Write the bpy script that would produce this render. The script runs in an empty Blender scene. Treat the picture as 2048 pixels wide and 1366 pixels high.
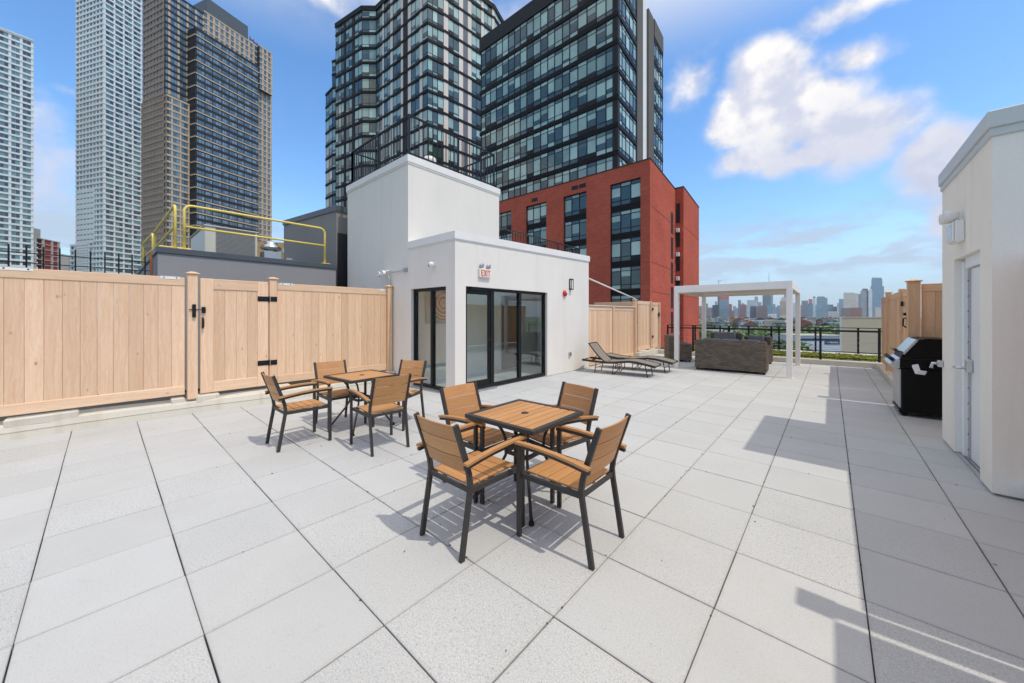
import bpy, math, random
from mathutils import Vector, Matrix
random.seed(7)
scene = bpy.context.scene
COL = scene.collection
R = math.radians

# ------------------------------------------------------------------ camera
F, HOR, EYE = 721.5, 631.0, 1.56            # focal length in photo pixels, horizon row, eye height
YAW = math.atan(637 / 721.5)
cam_d = bpy.data.cameras.new('camera')
cam = bpy.data.objects.new('camera', cam_d)
COL.objects.link(cam)
cam.location = (0, 0, EYE)
cam.rotation_euler = (R(90), 0, YAW)
cam_d.sensor_width = 36
cam_d.lens = F / 2048 * 36
cam_d.shift_y = -(683 - HOR) / 2048
cam_d.clip_start = 0.05
cam_d.clip_end = 20000
scene.camera = cam

# ------------------------------------------------------------------ light
SUN = Vector((1.79, 0.135, 3.325)).normalized()      # towards the sun
sl = bpy.data.lights.new('sun', 'SUN')
sl.energy = 2.0
sl.angle = R(0.55)
sl.color = (1.0, 0.925, 0.79)
so = bpy.data.objects.new('sun', sl)
COL.objects.link(so)
so.rotation_euler = (-SUN).to_track_quat('-Z', 'Y').to_euler()

scene.view_settings.view_transform = 'Standard'
scene.view_settings.look = 'None'
scene.view_settings.exposure = 0.30
scene.view_settings.gamma = 1
scene.view_settings.use_curve_mapping = False
scene.cycles.max_bounces = 7
scene.cycles.diffuse_bounces = 4
scene.cycles.glossy_bounces = 4
scene.cycles.transparent_max_bounces = 12

world = bpy.data.worlds.new('World')
scene.world = world
world.use_nodes = True
world.cycles.sampling_method = 'MANUAL'
world.cycles.sample_map_resolution = 256


class NT:
    """tiny helper to write node trees as expressions"""
    def __init__(s, tree):
        s.t = tree
        s.n = tree.nodes
        s.l = tree.links

    def node(s, kind, **kw):
        n = s.n.new(kind)
        for k, v in kw.items():
            setattr(n, k, v)
        return n

    def put(s, sock, v):
        if v is None:
            return
        if hasattr(v, 'is_linked'):
            s.l.new(v, sock)
        elif isinstance(v, (tuple, list)) and len(v) == 3 and sock.type == 'RGBA':
            sock.default_value = (*v, 1)
        else:
            sock.default_value = v

    def m(s, op, a, b=None, c=None, clamp=False):
        n = s.node('ShaderNodeMath', operation=op, use_clamp=clamp)
        s.put(n.inputs[0], a); s.put(n.inputs[1], b); s.put(n.inputs[2], c)
        return n.outputs[0]

    def vm(s, op, a, b=None):
        n = s.node('ShaderNodeVectorMath', operation=op)
        s.put(n.inputs[0], a); s.put(n.inputs[1], b)
        return n.outputs['Value'] if op in ('DOT_PRODUCT', 'LENGTH') else n.outputs[0]

    def noise(s, vec, scale, detail=4, rough=.55, dist=0, out=0):
        n = s.node('ShaderNodeTexNoise')
        s.put(n.inputs['Vector'], vec)
        n.inputs['Scale'].default_value = scale
        n.inputs['Detail'].default_value = detail
        n.inputs['Roughness'].default_value = rough
        n.inputs['Distortion'].default_value = dist
        return n.outputs[out]

    def rng(s, v, a, b, c, d, smooth=False):
        n = s.node('ShaderNodeMapRange')
        n.clamp = True
        if smooth:
            n.interpolation_type = 'SMOOTHSTEP'
        s.put(n.inputs[0], v)
        for i, q in enumerate((a, b, c, d)):
            s.put(n.inputs[i + 1], q)
        return n.outputs[0]

    def mix(s, f, a, b, mode='MIX'):
        n = s.node('ShaderNodeMix', data_type='RGBA', blend_type=mode)
        s.put(n.inputs[0], f); s.put(n.inputs[6], a); s.put(n.inputs[7], b)
        return n.outputs[2]

    def ramp(s, v, stops):
        n = s.node('ShaderNodeValToRGB')
        e = n.color_ramp.elements
        while len(e) < len(stops):
            e.new(.5)
        for q, (p, c) in zip(e, stops):
            q.position = p
            q.color = (*c, 1)
        s.put(n.inputs[0], v)
        return n.outputs[0]

    def scale(s, vec, sc, loc=(0, 0, 0), rot=(0, 0, 0)):
        n = s.node('ShaderNodeMapping')
        s.put(n.inputs[0], vec)
        n.inputs['Scale'].default_value = sc
        n.inputs['Location'].default_value = loc
        n.inputs['Rotation'].default_value = rot
        return n.outputs[0]

    def sep(s, v):
        n = s.node('ShaderNodeSeparateXYZ')
        s.put(n.inputs[0], v)
        return n.outputs

    def comb(s, x, y, z):
        n = s.node('ShaderNodeCombineXYZ')
        s.put(n.inputs[0], x); s.put(n.inputs[1], y); s.put(n.inputs[2], z)
        return n.outputs[0]


FW = Vector((-math.sin(YAW), math.cos(YAW), 0))
RT = Vector((math.cos(YAW), math.sin(YAW), 0))
UP = Vector((0, 0, 1))


def ray(x, y):
    return FW + RT * ((x - 1024) / F) + UP * ((HOR - y) / F)


def at(x, y, d):
    """photo pixel + depth in metres -> point in the place"""
    return Vector((0, 0, EYE)) + ray(x, y) * d


def build_world():
    t = NT(world.node_tree)
    t.n.clear()
    sky = t.node('ShaderNodeTexSky', sky_type='NISHITA')
    sky.sun_disc = False
    sky.sun_elevation = math.asin(SUN.z)
    sky.sun_rotation = math.atan2(SUN.x, SUN.y)
    sky.altitude = 0
    sky.air_density = SKY_AIR
    sky.dust_density = SKY_DUST
    sky.ozone_density = SKY_OZONE
    d = t.node('ShaderNodeTexCoord').outputs['Generated']
    z = t.sep(d)[2]
    puff = t.noise(t.scale(d, (1, 1, 1.1), (.3, .1, 0)), 8.5, 7, .56, .0)
    relief = t.noise(t.scale(d, (1, 1, 1.1), (.3 + .022, .1 + .005, .03)), 8.5, 5, .52)
    # cumulus banks: direction, half width, half height, thinness
    banks = [((1525, 165), .085, .10, 0), ((1500, 225), .10, .10, 0), ((1610, 225), .15, .10, 0), ((1690, 265), .12, .085, 0), ((1520, 310), .12, .045, .05), ((1640, 305), .15, .045, .08),
             ((1385, 170), .10, .12, .42), ((1715, 120), .10, .06, .25), ((1890, 335), .075, .09, 0), ((1905, 430), .05, .06, .15),
             ((1800, -30), .40, .06, .50), ((640, -15), .12, .06, .55), ((130, 180), .10, .05, .80), ((600, 390), .10, .12, .75),
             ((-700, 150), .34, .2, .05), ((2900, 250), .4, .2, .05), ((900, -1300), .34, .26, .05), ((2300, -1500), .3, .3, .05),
             ((.35, -1, .5), .36, .2, 0), ((-.9, -.75, .42), .34, .18, 0), ((.95, -.45, .36), .34, .17, 0), ((-.2, -.9, 1.0), .34, .22, 0)]  # these four lie unseen behind the camera, added as neutral fill light
    e = None
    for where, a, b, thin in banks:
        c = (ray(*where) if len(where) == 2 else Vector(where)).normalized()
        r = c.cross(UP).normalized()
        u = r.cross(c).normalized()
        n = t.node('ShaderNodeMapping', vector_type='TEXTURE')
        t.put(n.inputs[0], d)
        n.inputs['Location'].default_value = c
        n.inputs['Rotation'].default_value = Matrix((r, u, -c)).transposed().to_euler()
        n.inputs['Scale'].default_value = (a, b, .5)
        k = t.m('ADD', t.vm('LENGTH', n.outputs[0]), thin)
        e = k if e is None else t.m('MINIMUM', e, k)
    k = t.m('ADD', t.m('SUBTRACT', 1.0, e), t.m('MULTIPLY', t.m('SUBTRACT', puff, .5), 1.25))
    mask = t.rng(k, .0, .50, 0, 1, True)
    # cloud added high overhead as neutral fill light, and a thin veil low over the horizon all round
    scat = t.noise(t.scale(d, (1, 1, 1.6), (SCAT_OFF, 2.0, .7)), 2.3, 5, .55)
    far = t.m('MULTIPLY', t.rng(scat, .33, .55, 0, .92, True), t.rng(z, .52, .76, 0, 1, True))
    strat = t.noise(t.scale(d, (2.6, 2.6, 9.0)), 3.0, 5, .6, .3)
    veil = t.m('MULTIPLY', t.rng(strat, .36, .66, .12, .72, True), t.rng(z, .15, .29, 1, 0, True))
    bank = t.m('MULTIPLY', t.rng(strat, .40, .60, .1, .8, True), t.m('MULTIPLY', t.rng(z, .05, .12, .3, 1, True), t.rng(z, .16, .23, 1, 0, True)))
    veil = t.m('MAXIMUM', veil, t.rng(z, .0, .22, .8, 0, True))
    lit = t.m('MULTIPLY', t.rng(t.m('SUBTRACT', puff, relief), -.13, .09, .15, 1, True), t.rng(t.m('ADD', z, t.m('MULTIPLY', t.m('SUBTRACT', relief, .5), .25)), .29, .42, .30, 1, True))
    lit = t.m('MULTIPLY', lit, t.rng(mask, .3, 1.0, .6, 1))
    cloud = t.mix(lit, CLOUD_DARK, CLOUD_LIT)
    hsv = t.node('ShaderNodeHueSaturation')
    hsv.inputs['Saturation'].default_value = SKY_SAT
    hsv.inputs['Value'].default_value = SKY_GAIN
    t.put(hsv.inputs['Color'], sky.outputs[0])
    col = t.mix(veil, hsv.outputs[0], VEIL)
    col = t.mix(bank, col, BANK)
    col = t.mix(far, col, FILL_CLOUD)
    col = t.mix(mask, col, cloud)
    bg = t.node('ShaderNodeBackground')
    t.put(bg.inputs[0], col)
    bg.inputs[1].default_value = SKY_STRENGTH
    out = t.node('ShaderNodeOutputWorld')
    t.l.new(bg.outputs[0], out.inputs[0])


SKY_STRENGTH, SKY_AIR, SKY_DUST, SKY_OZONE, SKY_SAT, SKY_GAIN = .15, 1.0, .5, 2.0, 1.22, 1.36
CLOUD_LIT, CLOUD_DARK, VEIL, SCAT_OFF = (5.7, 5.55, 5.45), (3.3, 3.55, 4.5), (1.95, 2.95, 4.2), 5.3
FILL_CLOUD, BANK = (7.0, 6.6, 6.0), (3.1, 3.75, 4.55)  # overhead fill cloud, brightened to lift the shade; then the low bank
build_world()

# ------------------------------------------------------------------ materials
MATS = {}


def new_mat(name):
    m = bpy.data.materials.new(name)
    m.use_nodes = True
    t = NT(m.node_tree)
    b = t.n['Principled BSDF']
    MATS[name] = m
    return m, t, b


def rnd(t):
    o = t.node('ShaderNodeObjectInfo').outputs['Random']
    i = t.node('ShaderNodeNewGeometry').outputs['Random Per Island']
    return t.m('FRACT', t.m('ADD', o, i))


def pos(t):
    return t.node('ShaderNodeNewGeometry').outputs['Position']


def bump(t, b, h, strength, dist):
    n = t.node('ShaderNodeBump')
    n.inputs['Strength'].default_value = strength
    n.inputs['Distance'].default_value = dist
    t.put(n.inputs['Height'], h)
    t.l.new(n.outputs[0], b.inputs['Normal'])


def plain(name, col, rough=.6, metal=0, var=.08, scale=3.0, rand=0, bmp=0, bscale=200, bdist=.002, spec=.3, coat=0):
    m, t, b = new_mat(name)
    p = pos(t)
    n = t.noise(p, scale, 5, .6)
    f = t.rng(n, .25, .75, 1 - var, 1 + var)
    if rand:
        f = t.m('MULTIPLY', f, t.rng(rnd(t), 0, 1, 1 - rand, 1 + rand))
    c = t.vm('MULTIPLY', (col[0], col[1], col[2]), t.comb(f, f, f))
    t.put(b.inputs['Base Color'], c)
    t.put(b.inputs['Roughness'], t.rng(n, .2, .8, max(rough - .08, .02), min(rough + .08, 1)))
    b.inputs['Metallic'].default_value = metal
    b.inputs['Specular IOR Level'].default_value = spec
    if coat:
        b.inputs['Coat Weight'].default_value = coat
    if bmp:
        bump(t, b, t.noise(p, bscale, 3, .6), bmp, bdist)
    return m


def mat_paver():
    m, t, b = new_mat('paver_concrete')
    p = pos(t)
    r = rnd(t)
    r2 = t.m('FRACT', t.m('MULTIPLY', r, 7.31))
    blotch = t.noise(p, 1.7, 5, .6)
    fine = t.noise(p, 120, 2, .75)
    mid = t.noise(p, 48, 3, .7)
    stain = t.noise(t.vm('ADD', p, (7, 3, 1)), .55, 6, .65, .5)
    rough_f = t.rng(r2, .40, .80, .30, 1.0)
    speck = t.m('MULTIPLY', t.rng(fine, .54, .68, 0, .34), rough_f)
    speck2 = t.m('MULTIPLY', t.rng(mid, .58, .68, 0, .23), rough_f)
    light = t.m('MULTIPLY', t.rng(fine, .44, .30, 0, .26), rough_f)
    v = t.m('MULTIPLY', t.rng(r, 0, 1, .955, 1.03), t.rng(blotch, .3, .7, .965, 1.03))
    v = t.m('MULTIPLY', v, t.m('SUBTRACT', 1.0, t.m('ADD', speck, speck2)))
    v = t.m('MULTIPLY', v, t.m('ADD', 1.0, light))
    c = t.vm('MULTIPLY', (.508, .512, .508), t.comb(v, v, v))
    c = t.mix(t.rng(stain, .56, .78, 0, .30), c, (.44, .40, .33))
    sp = t.sep(p)
    ex = t.m('ABSOLUTE', t.m('SUBTRACT', t.m('FRACT', t.m('DIVIDE', t.m('SUBTRACT', sp[0], -1.6857), .6096)), .5))
    ey = t.m('ABSOLUTE', t.m('SUBTRACT', t.m('FRACT', t.m('DIVIDE', t.m('SUBTRACT', sp[1], .9364), .6096)), .5))
    edge = t.rng(t.m('ADD', t.m('MAXIMUM', ex, ey), t.m('MULTIPLY', t.m('SUBTRACT', t.noise(p, 9, 4, .65), .5), .10)), .465, .5, 0, .20)
    c = t.mix(edge, c, (.30, .285, .255))
    drip = t.rng(t.noise(t.vm('ADD', p, (31, 17, 0)), 1.15, 4, .7, 1.2), .655, .70, 0, .16)
    c = t.mix(drip, c, (.34, .335, .32))
    gx = t.rng(t.noise(t.scale(p, (.8, .8, .8), (4, 1, 0)), 3.5, 3, .6), .66, .78, 0, .18)
    c = t.mix(gx, c, (.42, .42, .42))
    t.put(b.inputs['Base Color'], c)
    b.inputs['Roughness'].default_value = .82
    b.inputs['Specular IOR Level'].default_value = .15
    bump(t, b, t.m('ADD', fine, t.m('MULTIPLY', mid, 1.2)), .30, .0025)
    return m


def mat_wood(name, c0, c1, knots=True, grain=(28, 28, 1.1), rough=.62, along=2, rand=.09):
    m, t, b = new_mat(name)
    p = t.node('ShaderNodeTexCoord').outputs['Object']
    o = t.node('ShaderNodeObjectInfo').outputs['Random']
    sh = t.m('MULTIPLY', o, 37.0)
    p = t.vm('ADD', p, t.comb(sh, t.m('MULTIPLY', o, 91.0), t.m('MULTIPLY', o, 53.0)))
    warp = t.noise(p, 2.2, 3, .5)
    q = t.vm('ADD', p, t.comb(t.m('MULTIPLY', warp, .10), t.m('MULTIPLY', warp, .10), 0.0))
    g = t.noise(t.scale(q, grain), 1.0, 5, .6, .3)
    g2 = t.noise(t.scale(q, tuple(v * 4 for v in grain)), 1.0, 2, .6)
    c = t.ramp(g, [(.28, c0), (.50, tuple((a + e) / 2 for a, e in zip(c0, c1))), (.72, c1)])
    fac = t.rng(g2, .35, .7, 1.04, .93)
    fac = t.m('MULTIPLY', fac, t.rng(o, 0, 1, 1 - rand, 1 + rand))
    c = t.vm('MULTIPLY', c, t.comb(fac, t.m('POWER', fac, 1.15), t.m('POWER', fac, 1.35)))
    if knots:
        v = t.node('ShaderNodeTexVoronoi')
        v.inputs['Scale'].default_value = 1.0
        sc = [6.5, 6.5, 6.5]
        sc[along] = 3.4
        t.put(v.inputs['Vector'], t.scale(q, tuple(sc)))
        k = t.rng(v.outputs['Distance'], .03, .125, .8, 0, True)
        k = t.m('MULTIPLY', k, t.rng(t.noise(p, 1.3, 2), .42, .6, .2, 1))
        c = t.mix(k, c, tuple(x * .52 for x in c0))
    t.put(b.inputs['Base Color'], c)
    b.inputs['Roughness'].default_value = rough
    bump(t, b, g2, .12, .002)
    return m


def mat_brick():
    m, t, b = new_mat('red_brick')
    p = t.sep(pos(t))
    u = t.m('ADD', p[0], p[1])
    br = t.node('ShaderNodeTexBrick')
    t.put(br.inputs['Vector'], t.comb(u, p[2], 0.0))
    br.inputs['Scale'].default_value = 1.0
    br.inputs['Brick Width'].default_value = .46
    br.inputs['Row Height'].default_value = .15
    br.inputs['Mortar Size'].default_value = .012
    br.inputs['Color1'].default_value = (.54, .118, .072, 1)
    br.inputs['Color2'].default_value = (.45, .092, .058, 1)
    br.inputs['Mortar'].default_value = (.42, .13, .09, 1)
    n = t.noise(pos(t), .25, 6, .6)
    f = t.rng(n, .3, .7, .88, 1.12)
    t.put(b.inputs['Base Color'], t.vm('MULTIPLY', br.outputs[0], t.comb(f, f, f)))
    b.inputs['Roughness'].default_value = .9
    b.inputs['Specular IOR Level'].default_value = .08
    return m


def mat_facade_glass(name, dark, light, share=.55, rough=.05, spec=.8, blinds=False):
    m, t, b = new_mat(name)
    r = rnd(t)
    f = t.rng(r, share - .12, share + .12, 1, 0)
    f = t.m('MULTIPLY', f, t.rng(t.m('FRACT', t.m('MULTIPLY', r, 13.7)), 0, 1, .55, 1.0))
    if blinds:            # roller blinds let down to different heights
        zl = t.sep(t.node('ShaderNodeTexCoord').outputs['Object'])[2]
        th = t.m('MULTIPLY', t.rng(t.m('FRACT', t.m('MULTIPLY', r, 29.3)), .45, 1, 0, 1), 2.0)
        f = t.m('MULTIPLY', f, t.m('GREATER_THAN', zl, th))
    n = t.noise(pos(t), .35, 3, .5)
    c = t.mix(f, dark, light)
    g = t.rng(n, .3, .7, .82, 1.15)
    t.put(b.inputs['Base Color'], t.vm('MULTIPLY', c, t.comb(g, g, g)))
    b.inputs['Roughness'].default_value = rough
    b.inputs['Specular IOR Level'].default_value = spec
    b.inputs['IOR'].default_value = 1.55
    bump(t, b, t.noise(pos(t), .6, 2, .5), .10, .25)
    return m


def mat_pane(name, tint=(.93, .97, .96), refl=1.0):
    """clear window pane: fresnel mirror over plain transparency"""
    m = bpy.data.materials.new(name)
    m.use_nodes = True
    t = NT(m.node_tree)
    t.n.clear()
    lw = t.node('ShaderNodeLayerWeight')
    lw.inputs[0].default_value = .5
    schlick = t.m('MULTIPLY_ADD', t.m('POWER', lw.outputs['Facing'], 4.0), .9, .085)
    tr = t.node('ShaderNodeBsdfTransparent')
    tr.inputs[0].default_value = (*tint, 1)
    gl = t.node('ShaderNodeBsdfGlossy')
    gl.inputs['Roughness'].default_value = .005
    mx = t.node('ShaderNodeMixShader')
    t.put(mx.inputs[0], t.m('MULTIPLY', schlick, refl, clamp=True))
    t.l.new(tr.outputs[0], mx.inputs[1])
    t.l.new(gl.outputs[0], mx.inputs[2])
    out = t.node('ShaderNodeOutputMaterial')
    t.l.new(mx.outputs[0], out.inputs[0])
    MATS[name] = m
    return m


def mat_bands(name, wall, win, w=6.0, h=7.0, gap=.3, rough=.35):
    """far tower skin: rows and columns of windows too far away to tell apart"""
    m, t, b = new_mat(name)
    tc = t.node('ShaderNodeTexCoord').outputs['Object']
    p = t.sep(tc)
    u = t.m('ADD', p[0], p[1])
    fu = t.m('FRACT', t.m('DIVIDE', u, w))
    fv = t.m('FRACT', t.m('DIVIDE', p[2], h))
    mu = t.m('MULTIPLY', t.m('GREATER_THAN', fu, gap), t.m('GREATER_THAN', fv, gap))
    n = t.noise(tc, .03, 4, .6)
    c = t.mix(mu, wall, win)
    f = t.rng(n, .3, .7, .8, 1.2)
    t.put(b.inputs['Base Color'], t.vm('MULTIPLY', c, t.comb(f, f, f)))
    b.inputs['Roughness'].default_value = rough
    return m


def mat_leaf(name, c0, c1):
    m, t, b = new_mat(name)
    r = rnd(t)
    n = t.noise(pos(t), .5, 3, .6)
    t.put(b.inputs['Base Color'], t.mix(t.m('ADD', t.m('MULTIPLY', r, .5), t.m('MULTIPLY', n, .5)), c0, c1))
    b.inputs['Roughness'].default_value = .6
    return m


def mat_wicker():
    m, t, b = new_mat('brown_wicker')
    r = rnd(t)
    n = t.noise(pos(t), 40, 3, .6)
    f = t.m('MULTIPLY', t.rng(r, 0, 1, .7, 1.25), t.rng(n, .3, .7, .85, 1.15))
    t.put(b.inputs['Base Color'], t.vm('MULTIPLY', (.150, .116, .085), t.comb(f, f, f)))
    b.inputs['Roughness'].default_value = .5
    return m


def mat_rings():
    m, t, b = new_mat('painted_canvas')
    tc = t.node('ShaderNodeTexCoord').outputs['Object']
    s = t.sep(tc)
    d = t.m('SQRT', t.m('ADD', t.m('POWER', s[1], 2.0), t.m('POWER', t.m('ADD', s[2], -.06), 2.0)))
    wob = t.m('MULTIPLY', t.m('SUBTRACT', t.noise(tc, 14, 3), .5), .012)
    d = t.m('ADD', d, wob)
    red, cream, teal, tan, olive = (.66, .07, .03), (.72, .62, .46), (.30, .42, .42), (.58, .38, .22), (.26, .28, .16)
    c = t.ramp(t.m('DIVIDE', d, .52), [(0, red), (.05, cream), (.09, teal), (.14, cream), (.20, red), (.29, cream), (.36, tan), (.42, red), (.50, cream), (.58, olive), (.66, cream), (.72, red), (.79, (.24, .38, .42))])
    c.node.color_ramp.interpolation = 'CONSTANT'
    t.put(b.inputs['Base Color'], c)
    b.inputs['Roughness'].default_value = .7
    return m


def mat_sedum():
    m, t, b = new_mat('sedum')
    r = rnd(t)
    n = t.noise(pos(t), 2.6, 4, .6)
    t.put(b.inputs['Base Color'], t.ramp(t.m('ADD', t.m('MULTIPLY', n, .8), t.m('MULTIPLY', t.m('SUBTRACT', r, .5), .4)), [(.2, (.13, .19, .03)), (.45, (.36, .38, .04)), (.62, (.56, .50, .05)), (.8, (.42, .26, .07))]))
    b.inputs['Roughness'].default_value = .8
    return m


def mat_ground():
    m, t, b = new_mat('city_ground')
    p = pos(t)
    n = t.noise(p, .012, 6, .65)
    n2 = t.noise(p, .06, 4, .6)
    c = t.ramp(n, [(.34, (.10, .10, .095)), (.44, (.20, .19, .18)), (.50, (.07, .12, .03)), (.7, (.05, .09, .025))])
    f = t.rng(n2, .3, .7, .6, 1.4)
    t.put(b.inputs['Base Color'], t.vm('MULTIPLY', c, t.comb(f, f, f)))
    b.inputs['Roughness'].default_value = .9
    return m


def mat_stucco(name, col, stain=.10, bmp=.5, dirt=(.48, .45, .40)):
    m, t, b = new_mat(name)
    p = pos(t)
    big = t.noise(t.scale(p, (1, 1, .45)), .9, 6, .62, .4)
    fine = t.noise(p, 70, 4, .7)
    streak = t.noise(t.scale(p, (5, 5, .35)), 1.0, 4, .6)
    f = t.m('MULTIPLY', t.rng(big, .3, .7, .945, 1.035), t.rng(fine, .3, .7, .955, 1.045))
    c = t.vm('MULTIPLY', col, t.comb(f, f, f))
    c = t.mix(t.m('MULTIPLY', t.rng(streak, .52, .80, 0, 1), stain), c, dirt)
    t.put(b.inputs['Base Color'], c)
    b.inputs['Roughness'].default_value = .9
    b.inputs['Specular IOR Level'].default_value = .1
    bump(t, b, fine, bmp, .004)
    return m


mat_paver()
mat_wood('pine_board', (.73, .455, .272), (.83, .59, .395), rand=.11)
mat_wood('pine_rail', (.74, .47, .285), (.83, .60, .405), grain=(28, 1.1, 28), along=1)
mat_wood('pine_rail_x', (.74, .47, .285), (.83, .60, .405), grain=(1.1, 28, 28), along=0)
mat_wood('cedar_board', (.60, .355, .18), (.78, .52, .32))
mat_wood('teak_slat', (.45, .215, .075), (.55, .28, .11), knots=False, grain=(2, 60, 60), rough=.5, rand=.10)
mat_wood('teak_slat_y', (.45, .215, .075), (.55, .28, .11), knots=False, grain=(60, 2, 60), rough=.5, rand=.10)
mat_brick()
mat_stucco('white_stucco', (.80, .75, .675), .16)
mat_stucco('grey_stucco', (.30, .295, .30), .06)
mat_stucco('taupe_stucco', (.27, .255, .235), .06)
mat_stucco('bulkhead_stucco', (.88, .84, .765), .15, .5, (.48, .40, .31))
mat_stucco('curb_stucco', (.66, .61, .51), .55, .6, (.44, .37, .25))
mat_stucco('far_curb_stucco', (.62, .58, .50), .35, .5)
plain('coping_metal', (.80, .77, .725), .6, 0, .05, 2)
plain('coping_blue', (.56, .59, .58), .40, 0, .05, 2)
plain('coping_dark', (.085, .10, .115), .45, 0, .1, 3)
plain('dark_panel', (.035, .036, .038), .5, 0, .15, 1)
plain('powder_grey', (.047, .044, .041), .5, 0, .1, 20, spec=.3)
plain('black_metal', (.012, .012, .013), .4, 0, .15, 10)
plain('black_frame', (.012, .013, .013), .45, 0, .12, 6, spec=.25)
plain('white_metal', (.85, .805, .74), .4, 0, .04, 3)
plain('white_plastic', (.82, .81, .78), .4, 0, .04, 8)
plain('ivory_plastic', (.78, .75, .66), .45, 0, .04, 8)
plain('steel', (.62, .63, .64), .28, 1.0, .1, 6)
plain('dull_steel', (.50, .51, .52), .42, .85, .12, 8)
plain('yellow_paint', (.86, .66, .16), .45, 0, .07, 6)
plain('hvac_beige', (.58, .56, .48), .55, 0, .08, 2)
plain('hvac_side', (.44, .47, .48), .35, .3, .1, 1.5)
plain('hvac_fin', (.22, .20, .17), .6, .3, .2, 14)
plain('rust', (.20, .07, .03), .8, 0, .3, 8)
plain('red_plastic', (.62, .03, .025), .4, 0, .05, 10)
plain('letter_red', (.66, .05, .03), .5, 0, .03, 10)
plain('pale_blue_tint', (.55, .66, .74), .3, 0, .04, 5)
plain('lens_dark', (.02, .02, .025), .1, 0, .05, 10)
plain('sling_fabric', (.23, .20, .165), .75, 0, .08, 6, bmp=.3, bscale=500, bdist=.001)
plain('cushion_grey', (.19, .20, .21), .9, 0, .1, 8, bmp=.3, bscale=300)
plain('grill_black', (.004, .004, .004), .35, 0, .2, 6, spec=.18)
plain('paper', (.85, .85, .84), .7, 0, .05, 5)
plain('mortar_bed', (.055, .052, .048), .95, 0, .3, 10)
plain('roof_membrane', (.30, .30, .29), .9, 0, .15, 1)
plain('inner_wall', (.90, .87, .77), .8, 0, .03, 1)
plain('inner_white', (.84, .84, .82), .6, 0, .02, 1)
plain('inner_floor', (.66, .66, .65), .35, 0, .08, 3)
plain('door_white', (.80, .82, .82), .35, 0, .03, 2)
plain('beige_panel', (.74, .645, .575), .6, 0, .06, .5, rand=.04)
plain('tower_dark_panel', (.03, .03, .034), .6, 0, .08, .5, spec=.15)
plain('tower_grey_panel', (.16, .165, .185), .45, 0, .08, .5)
plain('spandrel_black', (.012, .011, .012), .6, 0, .15, .6, spec=.15)
plain('tower_concrete', (.12, .112, .10), .8, 0, .1, .5)
plain('white_strip', (.78, .77, .75), .6, 0, .04, .5)
plain('white_grid', (.70, .73, .73), .6, 0, .05, .06)
plain('stone_beige', (.52, .40, .28), .7, 0, .08, .1)
plain('stone_brown', (.28, .21, .16), .8, 0, .1, .1)
plain('raw_concrete', (.42, .40, .37), .85, 0, .1, .2)
plain('red_net', (.40, .05, .035), .85, 0, .25, .4)
plain('core_dark', (.02, .022, .024), .7, 0, .1, .3)
plain('brick_cap', (.04, .035, .035), .6, 0, .1, 1)
plain('brick_joint', (.26, .06, .04), .9, 0, .1, 1)
mat_facade_glass('tower_glass', (.05, .085, .08), (.47, .64, .56), .66, blinds=True)
mat_facade_glass('tower_glass_blue', (.05, .085, .085), (.40, .56, .52), .62, blinds=True)
mat_facade_glass('brick_glass', (.03, .06, .058), (.46, .60, .53), .58, blinds=True)
mat_facade_glass('white_tower_glass', (.02, .035, .04), (.15, .27, .27), .55, .1)
mat_facade_glass('slab_glass', (.07, .12, .17), (.19, .27, .34), .45, .12)
mat_facade_glass('stone_glass', (.03, .05, .06), (.15, .22, .27), .5, .15)
mat_pane('lobby_pane', (.90, .935, .925), 1.35)
mat_wicker()
mat_rings()
mat_sedum()
mat_ground()
mat_leaf('leaf_bright', (.05, .11, .015), (.16, .27, .05))
mat_leaf('leaf_dark', (.025, .055, .012), (.08, .14, .03))
plain('bark', (.07, .05, .035), .9, 0, .2, 4)
plain('tile_roof', (.24, .13, .09), .9, 0, .2, .3)

# ------------------------------------------------------------------ mesh helpers


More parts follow.
